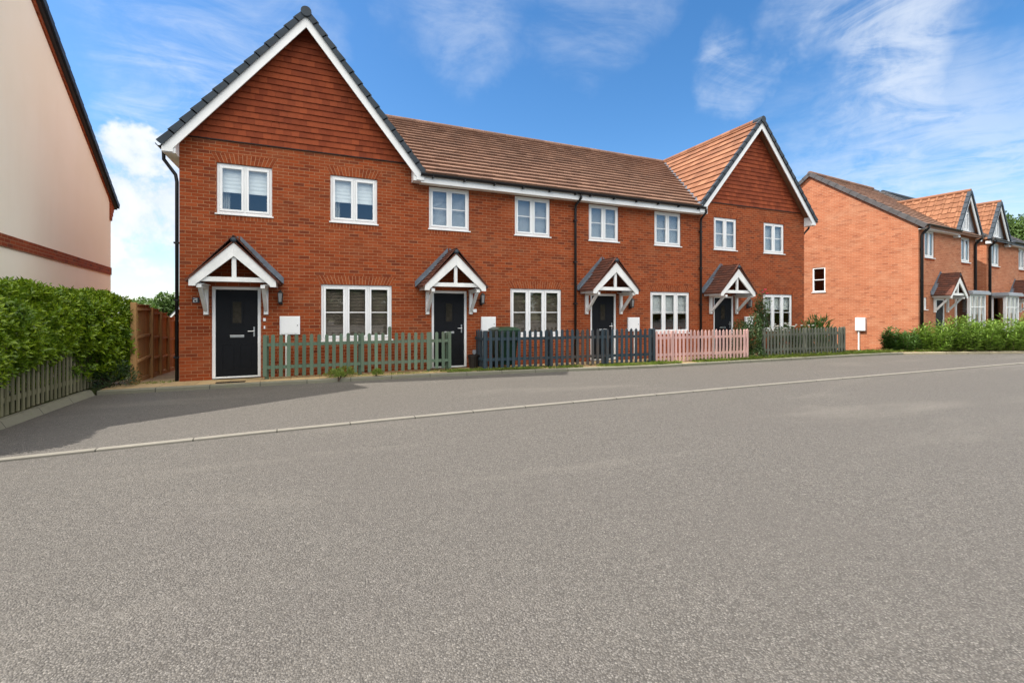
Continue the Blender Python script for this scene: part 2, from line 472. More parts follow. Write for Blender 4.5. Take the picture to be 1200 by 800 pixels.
def window(parent, x0, x1, z0, z1, y, lights=2, bar=None, cover=None, cover_frac=1.0, sill=True, o=(0, 0, 0), vbar=False):
    """window frame (part) with its panes, blind and sill as sub-parts; y is the wall face, the frame sits a little behind it"""
    yf = y+.035; d = .07; fw = .055; sw = .048
    f = MB()
    f.box((x0, yf, z0), (x1, yf+d, z0+fw)); f.box((x0, yf, z1-fw), (x1, yf+d, z1))
    f.box((x0, yf+.001, z0+fw), (x0+fw, yf+d, z1-fw)); f.box((x1-fw, yf+.001, z0+fw), (x1, yf+d, z1-fw))
    w = (x1-x0-2*fw)/lights
    g = MB()
    for i in range(lights):
        a = x0+fw+i*w; b = a+w
        if i: f.box((a-.022, yf+.002, z0+fw), (a+.022, yf+d, z1-fw))
        a2 = a+(.022 if i else 0)+.003; b2 = b-(.022 if i < lights-1 else 0)-.003; c2 = z0+fw+.003; e2 = z1-fw-.003
        ys = yf-.014
        f.box((a2, ys, c2), (b2, ys+.05, c2+sw)); f.box((a2, ys, e2-sw), (b2, ys+.05, e2))
        f.box((a2, ys+.001, c2+sw), (a2+sw, ys+.05, e2-sw)); f.box((b2-sw, ys+.001, c2+sw), (b2, ys+.05, e2-sw))
        ga, gb, gc, ge = a2+sw, b2-sw, c2+sw, e2-sw
        g.face([(ga, ys+.03, gc), (gb, ys+.03, gc), (gb, ys+.03, ge), (ga, ys+.03, ge)])
        if bar is not None:
            zb = gc+(ge-gc)*bar; f.box((ga, ys+.018, zb-.011), (gb, ys+.042, zb+.011))
        if vbar:
            xm = (ga+gb)/2; f.box((xm-.011, ys+.019, gc), (xm+.011, ys+.041, ge))
    w_ob = f.build('window', M['white'], parent, o, bevel=.004)
    g.build('pane', M['glass'], w_ob, o)
    if sill:
        s = MB(); s.box((x0-.03, y-.035, z0-.032), (x1+.03, yf+.03, z0-.001)); s.build('sill', M['white'], w_ob, o, bevel=.004)
    if cover:
        c = MB(); yb = yf+d+.03
        mat = M['blind']
        if cover in ('slats', 'dark', 'grey'):
            mat = M['dark_blind'] if cover == 'dark' else M['grey_blind'] if cover == 'grey' else M['blind']
            z = z1-.05
            c.box((x0+.03, yb-.02, z1-.05), (x1-.03, yb+.025, z1-.012))
            tilt = {'dark': .75, 'grey': .8, 'slats': .8}[cover]
            while z > z1-(z1-z0)*cover_frac+.03:
                hs_ = .0165 if cover == 'dark' else .014; dz = hs_*math.sin(tilt); dy = hs_*math.cos(tilt)
                c.solid([(x0+.04, yb-dy, z-dz), (x1-.04, yb-dy, z-dz), (x1-.04, yb+dy, z+dz), (x0+.04, yb+dy, z+dz),
                         (x0+.04, yb-dy, z-dz-.001), (x1-.04, yb-dy, z-dz-.001), (x1-.04, yb+dy, z+dz-.001), (x0+.04, yb+dy, z+dz-.001)],
                        [(0, 1, 2, 3), (7, 6, 5, 4), (0, 4, 5, 1), (2, 6, 7, 3)])
                z -= .036 if cover == 'dark' else .030
            c.build('blind', mat, w_ob, o)
        elif cover == 'pleat':
            for i in range(lights):
                a = x0+fw+i*w+.03; b = a+w-.06; z = z1-.06; zb = z1-(z1-z0)*cover_frac; k = 0
                zs = np.linspace(z, zb, 13)
                for q in range(12):
                    ya = yb+(.006 if q % 2 else 0); yc = yb+(0 if q % 2 else .006)
                    c.face([(a, ya, zs[q]), (b, ya, zs[q]), (b, yc, zs[q+1]), (a, yc, zs[q+1])])
                c.box((a, yb-.004, zb-.035), (b, yb+.022, zb))
            c.build('blind', mat, w_ob, o)
            cu = MB(); pts = []
            for q in range(9): pts.append((x0+.05+q*.022, yb+.10+(.03 if q % 2 else 0)))
            for q in range(8): cu.face([(pts[q][0], pts[q][1], z0+.02), (pts[q+1][0], pts[q+1][1], z0+.02), (pts[q+1][0], pts[q+1][1], z1-.03), (pts[q][0], pts[q][1], z1-.03)])
            cu.build('curtain', M['curtain'], w_ob, o)
    return w_ob

def arch(parent, x0, x1, z, y, o, h=.215, splay=.11, proud=.006):
    """flat arch of upright bricks, fanned"""
    mb = MB(); n = int(round((x1-x0)/.075)); n += 1-n % 2
    zc = -999
    bot = [x0+(x1-x0)*i/n for i in range(n+1)]
    top = [x0-splay+(x1-x0+2*splay)*i/n for i in range(n+1)]
    g = .006
    for i in range(n):
        for (s0, s1) in (((0, .47), (.5, 1)) if i % 2 else ((0, .72), (.75, 1))):
            def P(s, e, dx): return (bot[e]+(top[e]-bot[e])*s+dx, z+h*s)
            q = [P(s0, i, g), P(s0, i+1, -g), P(s1, i+1, -g), P(s1, i, g)]
            mb.prism(q, 'y', y-proud, y+.02)
    a = mb.build('arch', M['arch_brick'], parent, o)
    m2 = MB(); m2.prism([(x0, z), (x1, z), (x1+splay, z+h), (x0-splay, z+h)], 'y', y-.002, y+.015)
    m2.build('mortar_bed', M['mortar'], a, o)

def soldier(parent, x0, x1, z, y, o, h=.105):
    mb = MB(); n = int(round((x1-x0)/.075))
    for i in range(n):
        a = x0+(x1-x0)*i/n; b = x0+(x1-x0)*(i+1)/n
        mb.box((a+.005, y-.006, z-h+.005), (b-.005, y+.02, z-.006))
    a = mb.build('sill_course', M['arch_brick'], parent, o)
    m2 = MB(); m2.box((x0, y-.002, z-h), (x1, y+.015, z-.002)); m2.build('mortar_bed', M['mortar'], a, o)

def wall_front(mb, x0, x1, z0, z1, y, holes, depth=.13, uoff=0.0):
    xs = sorted({x0, x1, *[h[0] for h in holes], *[h[1] for h in holes]})
    zs = sorted({z0, z1, *[h[2] for h in holes], *[h[3] for h in holes]})
    for i in range(len(xs)-1):
        for j in range(len(zs)-1):
            xm = (xs[i]+xs[i+1])/2; zm = (zs[j]+zs[j+1])/2
            if any(h[0] < xm < h[1] and h[2] < zm < h[3] for h in holes): continue
            p = [(xs[i], y, zs[j]), (xs[i+1], y, zs[j]), (xs[i+1], y, zs[j+1]), (xs[i], y, zs[j+1])]
            mb.face(p)
    for a, b, c, d in holes:
        mb.face([(a, y, c), (a, y, d), (a, y+depth, d), (a, y+depth, c)], [(0, c), (0, d), (depth, d), (depth, c)])
        mb.face([(b, y, c), (b, y+depth, c), (b, y+depth, d), (b, y, d)], [(0, c), (depth, c), (depth, d), (0, d)])
        mb.face([(a, y, d), (b, y, d), (b, y+depth, d), (a, y+depth, d)])
        mb.face([(a, y, c), (a, y+depth, c), (b, y+depth, c), (b, y, c)])

def door(parent, x0, x1, z1, y, o, dark_pane=True):
    f = MB(); fw = .065
    f.box((x0, y+.02, 0.02), (x0+fw, y+.10, z1)); f.box((x1-fw, y+.02, 0.02), (x1, y+.10, z1)); f.box((x0+fw, y+.021, z1-fw), (x1-fw, y+.10, z1))
    f.box((x0+fw, y+.015, .02), (x1-fw, y+.10, .055))
    fr = f.build('door_frame', M['white'], parent, o, bevel=.004)
    a, b = x0+fw+.006, x1-fw-.006; c, e = .062, z1-fw-.006; m = (a+b)/2; ys = y+.045
    d = MB(); d.box((a, ys, c), (b, ys+.045, e))
    # raised mouldings of the leaf round the pane and two lower panels
    for (p, q, r, s) in ((m-.135, m+.135, 1.22, 1.78), (a+.12, m-.06, .2, .78), (m+.06, b-.12, .2, .78)):
        for bx in (((p, r), (q, r+.014)), ((p, s-.014), (q, s)), ((p, r+.014), (p+.014, s-.014)), ((q-.014, r+.014), (q, s-.014))):
            d.box((bx[0][0], ys-.006, bx[0][1]), (bx[1][0], ys+.01, bx[1][1]))
    dob = d.build('door', M['door'], parent, o, bevel=.003)
    g = MB(); g.box((m-.085, ys-.004, 1.26), (m+.085, ys+.01, 1.74)); g.build('door_pane', M['dark_glass'], dob, o)
    l = MB(); l.box((m-.14, ys-.010, .93), (m+.14, ys+.005, .985)); l.build('letterbox', M['metal'], dob, o, bevel=.004)
    h = MB(); h.box((b-.085, ys-.008, .95), (b-.055, ys+.005, 1.17)); h.tube([(b-.07, ys-.005, 1.07), (b-.07, ys-.05, 1.07), (b-.19, ys-.05, 1.07)], .009, 8)
    h.build('handle', M['metal'], dob, o)

def porch(parent, c, y, o, hw=.80, dep=.75, zb=2.05, za=2.98, tile='porch_tile', br=None, ):
    """gabled timber canopy on two wall brackets"""
    yf = y-dep; tan = (za-zb-.02)/hw; bw = .19
    root = MB()
    # barge boards: two mitred boards
    cosp = 1/math.sqrt(1+tan*tan); vh = bw/cosp
    for s in (-1, 1):
        root.prism([(c, za), (c+s*hw, zb+.14), (c+s*hw, zb), (c+s*(hw-.12), zb), (c+s*(hw-.12), zb+.03), (c, za-vh)][::s], 'y', yf, yf+.045)
    barge = root.build('porch', M['white_wood'], parent, o, bevel=.004)
    k = MB(); k.box((c-.042, yf+.046, zb+.20), (c+.042, yf+.10, za-vh+.05)); k.build('king_post', M['white_wood'], barge, o, bevel=.004)
    t = MB(); t.box((c-hw+.14, yf+.046, zb+.10), (c+hw-.14, yf+.10, zb+.20)); t.build('tie_beam', M['white_wood'], barge, o, bevel=.004)
    # side plates
    for s in (-1, 1):
        e = MB(); e.box((c+s*(hw-.02), yf+.047, zb+.02), (c+s*(hw-.065), y-.002, zb+.15)); e.build('side_plate', M['white_wood'], barge, o, bevel=.004)
        sf = MB(); sf.box((c+s*(hw-.066), yf+.1, zb+.045), (c+s*(hw-.25), y-.002, zb+.06)); sf.build('soffit_board', M['white_wood'], barge, o)
    # brackets
    for s, bx in zip((-1, 1), br):
        b = MB(); b.box((bx-.045, y-.075, zb-.60), (bx+.045, y-.001, zb+.045))
        b.beam((bx, y-.075, zb-.50), (bx, yf+.14, zb+.0), .07, .07)
        b.box((bx-.044, yf+.05, zb-.03), (bx+.044, y-.076, zb+.044))
        b.build('bracket', M['white_wood'], barge, o, bevel=.004)
    # roof
    rf = MB(); ov = .05
    sl = math.hypot(hw+ov, (hw+ov)*tan)
    for s in (-1, 1):
        z_e = zb+.14-ov*tan
        O = (c+s*(hw+ov), yf-.03 if s < 0 else y-.001, z_e+.03)
        Un = (0, 1, 0) if s < 0 else (0, -1, 0)
        V = Vector((-s, 0, tan)).normalized(); N = Vector((s*tan, 0, 1)).normalized()
        ln = dep+.029
        tiles(rf, O, Un, V, N, [(0, 0), (ln, 0), (ln, sl), (0, sl)], .115, .17, .016, .5, .002)
        rf.solid([tuple(Vector((c+s*(hw+ov), yy, z_e+.026))+N*0-Vector((0, 0, dz))) for yy in (yf-.028, y-.002) for dz in (0, .03)]
                 + [(c, yy, za+.045-dz) for yy in (yf-.028, y-.002) for dz in (0, .03)],
                 [(0, 2, 6, 4), (1, 5, 7, 3), (0, 4, 5, 1), (2, 3, 7, 6), (0, 1, 3, 2)])
    rob = rf.build('porch_roof', M[tile], barge, o)
    rd = MB(); rd.tube([(c, yf-.035, za+.055), (c, y-.01, za+.055)], .055, 10); rd.build('ridge_tile', M['verge'], barge, o, smooth=True)
    fl = MB()
    for s in (-1, 1):
        N = Vector((s*tan, 0, 1)).normalized()
        p0 = Vector((c+s*(hw+ov+.02), 0, zb+.14-ov*tan+.02)); p1 = Vector((c, 0, za+.07))
        a0, a1 = p0+N*.045, p1+N*.03
        # lies on the tiles, then turns up the wall
        for (ya, yb, la, lb) in ((y-.10, y-.004, .0, .012),):
            fl.solid([(a0.x, ya, a0.z), (a1.x, ya, a1.z), (a1.x, yb, a1.z+.01), (a0.x, yb, a0.z+.01),
                      (a0.x, ya, a0.z-.02), (a1.x, ya, a1.z-.02), (a1.x, yb, a1.z-.02), (a0.x, yb, a0.z-.02)],
                     [(0, 1, 2, 3), (4, 7, 6, 5), (0, 4, 5, 1), (3, 2, 6, 7), (0, 3, 7, 4)])
        fl.solid([(a0.x, y-.016, a0.z), (a1.x, y-.016, a1.z), (a1.x, y-.016, a1.z+.16), (a0.x-s*.0, y-.016, a0.z+.13),
                  (a0.x, y-.003, a0.z), (a1.x, y-.003, a1.z), (a1.x, y-.003, a1.z+.16), (a0.x, y-.003, a0.z+.13)],
                 [(0, 1, 2, 3), (4, 7, 6, 5), (3, 2, 6, 7), (0, 3, 7, 4)])
    fl.build('lead_flashing', M['lead'], barge, o)

def lantern(parent, x, y, z, o):
    m = MB()
    m.box((x-.04, y-.02, z-.10), (x+.04, y-.001, z+.06))
    m.tube([(x, y-.02, z-.06), (x, y-.09, z-.09), (x, y-.13, z-.05)], .012, 8)
    cx_, cy_ = x, y-.13
    m.solid([(cx_+sx*.055, cy_+sy*.055, z+.17) for sx, sy in ((-1,-1),(1,-1),(1,1),(-1,1))]+[(cx_, cy_, z+.25)], [(3, 2, 1, 0), (0, 1, 4), (1, 2, 4), (2, 3, 4), (3, 0, 4)])
    for sx, sy in ((-1,-1),(1,-1),(1,1),(-1,1)):
        m.beam((cx_+sx*.035, cy_+sy*.035, z-.04), (cx_+sx*.05, cy_+sy*.05, z+.17), .012, .012, (0, 1, 0))
    m.box((cx_-.042, cy_-.042, z-.07), (cx_+.042, cy_+.042, z-.04))
    L = m.build('wall_lantern', M['black'], parent, o)
    g = MB(); g.solid([(cx_+sx*.034, cy_+sy*.034, z-.038) for sx, sy in ((-1,-1),(1,-1),(1,1),(-1,1))]+[(cx_+sx*.047, cy_+sy*.047, z+.168) for sx, sy in ((-1,-1),(1,-1),(1,1),(-1,1))],
                [(0, 1, 5, 4), (1, 2, 6, 5), (2, 3, 7, 6), (3, 0, 4, 7)])
    g.build('lantern_glass', M['lamp_glass'], L, o)

def meter(parent, x0, x1, z0, z1, y, o, pipe=None):
    m = MB(); m.box((x0, y-.05, z0), (x1, y-.001, z1))
    b = m.build('meter_cabinet', M['white'], parent, o, bevel=.006)
    d = MB(); d.box((x0+.025, y-.057, z0+.025), (x1-.025, y-.0505, z1-.025)); cd = d.build('cabinet_door', M['white'], b, o, bevel=.003)
    lk = MB(); lk.tube([(x1-.055, y-.0565, (z0+z1)/2), (x1-.055, y-.062, (z0+z1)/2)], .012, 10); lk.build('cabinet_lock', M['black'], b, o)
    if pipe is not None:
        p = MB(); p.box((pipe-.025, y-.045, -.02), (pipe+.025, y-.001, z0-.001)); p.build('supply_duct', M['pipe_white'], b, o, bevel=.004)

def gutter(mb, path, r=.058):
    """half-round gutter along a straight path, open at the top"""
    p, q = Vector(path[0]), Vector(path[1]); d = (q-p).normalized(); s = d.cross(Vector((0, 0, 1))).normalized()
    n = 8; v = []
    for e in (p, q):
        for rr in (r, r-.006):
            for k in range(n+1):
                a = math.pi+math.pi*k/n; v.append(tuple(e+s*(math.cos(a)*rr)+Vector((0, 0, math.sin(a)*rr))))
    m = n+1; f = []
    for k in range(n):
        f += [(k, k+1, 2*m+k+1, 2*m+k), (m+k, 3*m+k, 3*m+k+1, m+k+1), (k, m+k, m+k+1, k+1), (2*m+k, 2*m+k+1, 3*m+k+1, 3*m+k)]
    f += [(0, 2*m, 3*m, m), (n, m+n, 3*m+n, 2*m+n)]
    mb.solid(v, f)

def gable_roof(parent, c, hw, yf, yb, za, tan, o, mats, gauge=.335, tw=.33, verge=True, pan=False, ridge=True, back=True):
    """two tiled slopes with the ridge along y"""
    sl = math.hypot(hw, hw*tan)
    r = MB()
    for s in (-1, 1):
        ze = za-hw*tan
        V = Vector((-s, 0, tan)).normalized(); N = Vector((s*tan, 0, 1)).normalized()
        O = (c+s*hw, yf if s < 0 else yb, ze); Un = (0, 1 if s < 0 else -1, 0)
        ln = yb-yf
        if pan: pan_tiles(r, O, Un, V, N, [(0, 0), (ln, 0), (ln, sl), (0, sl)], gauge, tw, .042, .5, .004)
        else: tiles(r, O, Un, V, N, [(0, 0), (ln, 0), (ln, sl), (0, sl)], gauge, tw, .042, .5, .004)
    t = .11
    v = []
    for yy in (yf+.003, yb-.003):
        v += [(c-hw+.01, yy, za-hw*tan-.005), (c, yy, za-.006), (c+hw-.01, yy, za-hw*tan-.005), (c+hw-.01, yy, za-hw*tan-.05), (c, yy, za-t), (c-hw+.01, yy, za-hw*tan-.05)]
    r.solid(v, [(0, 5, 4, 1), (1, 4, 3, 2), (6, 7, 10, 11), (7, 8, 9, 10), (0, 1, 7, 6), (1, 2, 8, 7), (5, 11, 10, 4), (4, 10, 9, 3), (0, 6, 11, 5), (2, 3, 9, 8)])
    rf = r.build('roof', mats, parent, o)
    if ridge:
        rd = MB(); y = yf+.0
        while y < yb:
            e = min(y+.44, yb)
            rd.tube([(c, y+.004, za+.0), (c, e-.004, za+.0)], .105, 12); y += .44
        rd.build('ridge_tile', mats, rf, o, smooth=False)
    if verge:
        n = int(sl/.335)
        for s in (-1, 1):
            cap = MB()
            V = Vector((-s, 0, tan)).normalized(); N = Vector((s*tan, 0, 1)).normalized()
            O = Vector((c+s*(hw+.02), 0, za-(hw+.02)*tan))
            L = sl+.02
            for i in range(n+1):
                a = L*i/(n+1); b = L*(i+1)/(n+1)+.03
                h0, h1 = .085, .055
                pts = []
                for (tt, hh) in ((a, h0), (b, h1)):
                    P = O+V*tt
                    for yy, hhh in ((yf-.05, -.06), (yf-.05, hh), (yf+.05, hh)):
                        Q = P+N*hhh; pts.append((Q.x, yy, Q.z))
                    Q = P+N*.02; pts.append((Q.x, yf+.05, Q.z))
                cap.solid(pts, [(0, 4, 5, 1), (1, 5, 6, 2), (2, 6, 7, 3), (0, 1, 2, 3), (4, 7, 6, 5), (0, 3, 7, 4)])
            cap.build('verge_cap', M['verge'], rf, o)
        cap = MB(); cap.tube([(c, yf-.075, za-.01), (c, yf+.3, za-.01)], .115, 14); cap.build('ridge_end_cap', M['verge'], rf, o)
    return rf

def barge(parent, c, hw, yf, za, tan, o, bw=.17, th=.03):
    """white barge boards under the verge, with boxed feet"""
    mb = MB(); vh = bw*math.sqrt(1+tan*tan); z = lambda x: za-.075-abs(x-c)*tan
    for s in (-1, 1):
        e = c+s*(hw-.0)
        mb.prism([(c, z(c)), (e, z(e)), (e, z(e)-.10), (e-s*.20, z(e)-.10), (e-s*.20, z(e-s*.20)-vh), (c, z(c)-vh)][::s], 'y', yf-.005, yf-.005+th)
    return mb.build('barge_board', M['white'], parent, o, bevel=.003)

SILL = [(3.72, 4.85), (.82, 2.18)]
def gable_house(kind, label, x0, x1, c, hw, za, tan, up, down, dr, pc, brk, lant, met, o, left_end, covers):
    """an end house of the terrace: brick front, tile-hung gable to the street"""
    H = thing('terraced_house', label, 'house', o, 0, 'houses of the brick terrace')
    w = MB(); holes = [(a, b, 3.72, 4.85) for a, b in up]+[(a, b, .82, 2.18) for a, b in down]+[(dr[0], dr[1], -.0, 2.08)]
    wz = lambda x: za-.13-abs(x-c)*tan
    wall_front(w, x0, x1, -.7, 5.0, FY, holes)
    w.face([(x0, FY, 5.0), (x1, FY, 5.0), (x1, FY, wz(x1)), (c, FY, za-.13), (x0, FY, wz(x0))])
    YB = 21.5
    ex0 = x0 if left_end else x0+.004; ex1 = x1-.004 if left_end else x1
    for X in (ex0, ex1):
        w.face([(X, FY+.001, -.7), (X, YB, -.7), (X, YB, wz(x0)), (X, FY+.001, wz(x0))])
    w.face([(x1, YB, -.7), (x0, YB, -.7), (x0, YB, wz(x0)), (c, YB, za-.13), (x1, YB, wz(x1))])
    wall = w.build('wall', M['brick'], H, o)
    ins = MB()
    ins.box((x0+.15, FY+.14, 2.45), (x1-.15, FY+4.5, 2.6)); ins.box((x0+.15, FY+.14, 4.98), (x1-.15, FY+4.5, 5.03))
    ins.box((x0+.15, FY+4.0, -.1), (x1-.15, FY+4.1, 4.98)); ins.box((x0+.1, FY+.14, -.1), (x1-.1, FY+4.0, -.02))
    ins.build('room_lining', M['inside'], H, o)
    # tile hanging
    th = MB(); zl = 5.36
    wtop = lambda x: za-.22-abs(x-c)*tan
    xh = (za-.22-zl)/tan
    poly = [(-xh, 0), (xh, 0), (0, za-.22-zl)]
    tiles(th, (c, FY-.012, zl), (1, 0, 0), (0, 0, 1), (0, -1, 0), poly, .1435, .168, .024, .5, .003, .0012)
    th.build('tile_hanging', M['hung'], wall, o)
    fl = MB(); fl.box((c-xh-.02, FY-.034, zl-.018), (c+xh+.02, FY-.001, zl-.003)); fl.build('flashing', M['black'], wall, o)
    for (a, b), cv in zip(up, covers[0]):
        window(H, a, b, 3.72, 4.85, FY, 2, cv[1], cv[0], cv[2], o=o); arch(wall, a, b, 4.853, FY, o); soldier(wall, a, b, 3.685, FY, o)
    for (a, b), cv in zip(down, covers[1]):
        window(H, a, b, .82, 2.18, FY, 3, cv[1], cv[0], cv[2], o=o); arch(wall, a, b, 2.183, FY, o, .215, .12); soldier(wall, a, b, .785, FY, o)
    door(H, dr[0], dr[1], 2.08, FY, o)
    porch(H, pc, FY, o, br=brk)
    lantern(H, *lant, o)
    meter(H, *met[:5], o, met[5] if len(met) > 5 else None)
    YF = FY-.3
    gable_roof(H, c, hw, YF, YB+.2, za, tan, o, M['roof_orange'])
    barge(H, c, hw, YF, za, tan, o)
    # boxed eaves along the sides and in the front corners
    ze = za-hw*tan
    for s, xw in ((-1, x0), (1, x1)):
        ev = MB()
        e = c+s*hw; inner = xw
        if s == 1 and left_end: inner = x1
        ev.prism([(e-s*.01, ze-.02), (e-s*.01, ze-.19), (inner+s*.002, ze-.19), (inner+s*.002, wz(inner)-.02)][::s], 'y', YF+.027, (YB if (s == -1) == left_end else FY-.002))
        ev.build('eaves_box', M['white'], H, o)
    return H

def rain_pipe(parent, pts, o, name='downpipe', r=.036):
    m = MB(); m.tube(pts, r, 10)
    ob = m.build(name, M['black'], parent, o, smooth=True)
    x, y, _ = pts[-1]; z = .5
    while z < pts[-2][2]-.15:
        b = MB(); b.box((x-.055, y-.035, z), (x+.055, y+.05, z+.035)); b.build('pipe_bracket', M['black'], ob, o); z += 1.25
    return ob

C1, HW1, ZA, T1 = -.29, 2.76, 8.48, 1.24
C4, HW4, T4 = 14.74, 2.95, 1.165
XD = [-2.81, 2.2, 7.15, 12.15, 17.45]
EY, EZ, RY = FY-.34, 5.06, 16.7                    # mid roof: eave edge and ridge
TM = (ZA-EZ)/(RY-EY)

o1 = (XD[0], FY, 0)
H1 = gable_house(1, 'nearest house of the terrace with tall tile-hung gable above the green fence', XD[0], XD[1], C1, HW1, ZA, T1,
    [(-2.12, -1.02), (.24, 1.34)], [(.03, 1.70)], (-2.21, -1.25), -1.68, (-2.31, -1.14), (-.84, FY, 1.78), (-.86, -.43, .98, 1.41, FY, -.72),
    o1, True, ([('pleat', None, .52), ('pleat', None, .52)], [('dark', .5, .97)]))
# gutter and swan-neck rain pipe of the left side
g = MB(); gutter(g, ((C1-HW1-.045, FY-.33, 5.03), (C1-HW1-.045, 21.6, 5.03))); go = g.build('gutter', M['black'], H1, o1)
rain_pipe(H1, [(C1-HW1-.045, FY+.02, 4.99), (C1-HW1-.045, FY+.04, 4.80), (XD[0]-.085, FY+.08, 4.50), (XD[0]-.062, FY+.085, 4.35), (XD[0]-.062, FY+.085, -.05)], o1)
pl = MB(); pl.box((-2.57, FY-.015, 1.71), (-2.44, FY-.001, 1.83)); plq = pl.build('house_number_plaque', M['verge'], H1, o1, bevel=.003)
for k, strokes in enumerate(([((-.02, .035), (.02, .045)), ((.01, 0), (.02, .035)), ((-.02, -.005), (.02, .005)), ((-.02, -.035), (-.01, -.005)), ((-.02, -.045), (.02, -.035))], [((-.006, -.045), (.006, .045)), ((-.016, .025), (-.006, .035))])):
    nb = MB()
    for (xa, za_), (xb, zb_) in strokes: nb.box((-2.53+k*.045+xa, FY-.018, 1.77+za_), (-2.53+k*.045+xb, FY-.0152, 1.77+zb_))
    nb.build('numeral', M['white'], plq, o1)
b_ = MB(); b_.box((-1.20, FY-.025, 1.30), (-1.15, FY-.001, 1.37)); b_.build('doorbell', M['white'], H1, o1)
b_ = MB(); b_.box((-1.19, FY-.02, 1.12), (-1.16, FY-.001, 1.19)); b_.build('key_safe', M['white'], H1, o1)

def mid_house(label, x0, x1, up, down, dr, pc, brk, lant, met, covers, first):
    o = (x0, FY, 0)
    H = thing('terraced_house', label, 'house', o, 0, 'houses of the brick terrace')
    w = MB(); holes = [(a, b, 3.72, 4.85) for a, b in up]+[(a, b, .82, 2.18) for a, b in down]+[(dr[0], dr[1], 0, 2.08)]
    wall_front(w, x0, x1, -.7, 5.15, FY, holes)
    for X in (x0+.002, x1-.002): w.face([(X, FY+.001, -.7), (X, 21.5, -.7), (X, 21.5, 5.15), (X, FY+.001, 5.15)])
    w.face([(x1, 21.5, -.7), (x0, 21.5, -.7), (x0, 21.5, 5.15), (x1, 21.5, 5.15)])
    wall = w.build('wall', M['brick'], H, o)
    ins = MB()
    ins.box((x0+.15, FY+.14, 2.45), (x1-.15, FY+4.5, 2.6)); ins.box((x0+.15, FY+.14, 4.98), (x1-.15, FY+4.5, 5.03))
    ins.box((x0+.15, FY+4.0, -.1), (x1-.15, FY+4.1, 4.98)); ins.box((x0+.1, FY+.14, -.1), (x1-.1, FY+4.0, -.02))
    ins.build('room_lining', M['inside'], H, o)
    for (a, b), cv in zip(up, covers[0]):
        window(H, a, b, 3.72, 4.83, FY, 2, cv[1], cv[0], cv[2], o=o); soldier(wall, a, b, 3.685, FY, o)
    for (a, b), cv in zip(down, covers[1]):
        window(H, a, b, .82, 2.18, FY, 3, cv[1], cv[0], cv[2], o=o); arch(wall, a, b, 2.183, FY, o, .215, .12); soldier(wall, a, b, .785, FY, o)
    door(H, dr[0], dr[1], 2.08, FY, o)
    porch(H, pc, FY, o, br=brk)
    lantern(H, *lant, o); meter(H, *met[:5], o, met[5])
    # roof, front slope cut along the valleys with the gables
    sl = math.hypot(RY-EY, ZA-EZ); V = Vector((0, RY-EY, ZA-EZ)).normalized(); N = Vector((0, -TM, 1)).normalized()
    if first: poly = [(C1+(ZA-EZ)/T1+.02-x0, 0), (x1-x0, 0), (x1-x0, sl), (C1-x0, sl)]
    else: poly = [(0, 0), (C4-(ZA-EZ)/T4-.02-x0, 0), (C4-x0, sl), (0, sl)]
    r = MB(); tiles(r, (x0, EY, EZ), (1, 0, 0), V, N, poly, .345, .33, .060, .5, .004)
    xa, xb = x0+min(p[0] for p in poly), x0+max(p[0] for p in poly)
    r.solid([(x0+poly[0][0], EY+.01, EZ-.006), (x0+poly[1][0], EY+.01, EZ-.006), (x0+poly[2][0], RY, ZA-.006), (x0+poly[3][0], RY, ZA-.006),
             (x0+poly[0][0], EY+.01, EZ-.05), (x0+poly[1][0], EY+.01, EZ-.05), (x0+poly[2][0], RY, ZA-.12), (x0+poly[3][0], RY, ZA-.12)],
            [(0, 1, 2, 3), (4, 7, 6, 5), (0, 4, 5, 1)])
    r.face([(xa, RY, ZA-.004), (xb, RY, ZA-.004), (xb, 21.8, EZ), (xa, 21.8, EZ)])
    rf = r.build('roof', M['roof'], H, o)
    rd = MB(); x = xa
    while x < xb:
        e = min(x+.44, xb); rd.tube([(x+.004, RY, ZA-.01), (e-.004, RY, ZA-.01)], .10, 12); x += .44
    rd.build('ridge_tile', M['roof'], rf, o)
    # eaves
    a = C1+HW1-.08 if first else x0; b = x1 if first else C4-HW4+.22
    f = MB(); f.box((a, EY+.07, 4.835), (b, EY+.095, 5.0)); fo = f.build('fascia', M['white'], H, o)
    s = MB(); s.box((a+.002, EY+.096, 4.845), (b-.002, FY-.002, 4.86)); s.build('soffit', M['soffit'], H, o)
    g = MB(); gutter(g, ((a-.02 if first else a, EY+.005, 5.05), (b if first else b-.02, EY+.005, 5.05)), .062)
    go = g.build('gutter', M['black'], H, o)
    x = a+.3
    while x < b: k = MB(); k.box((x-.02, EY-.045, 4.955), (x+.02, EY+.069, 5.0)); k.build('gutter_bracket', M['black'], go, o); x += .85
    return H
H2 = mid_house('terrace house left of the central downpipe, its door just right of the green fence', XD[1], XD[2], [(2.66, 3.77), (5.13, 6.26)], [(4.99, 6.64)], (2.73, 3.70), 3.19,
    (2.61, 3.80), (4.11, FY, 1.80), (4.10, 4.53, .97, 1.38, FY, 4.17), ([('grey', .5, .95), ('grey', .5, .95)], [('dark', .5, .97)]), True)
H3 = mid_house('terrace house right of the central downpipe, its black door standing behind the blue fence', XD[2], XD[3], [(7.60, 8.70), (10.12, 11.24)], [(9.95, 11.62)], (7.66, 8.61), 8.08,
    (7.5, 8.76), (9.12, FY, 1.72), (9.03, 9.48, .90, 1.34, FY, 9.3), ([('grey', .5, .95), ('grey', .5, .95)], [('slats', .5, .55)]), False)
o4 = (XD[3], FY, 0)
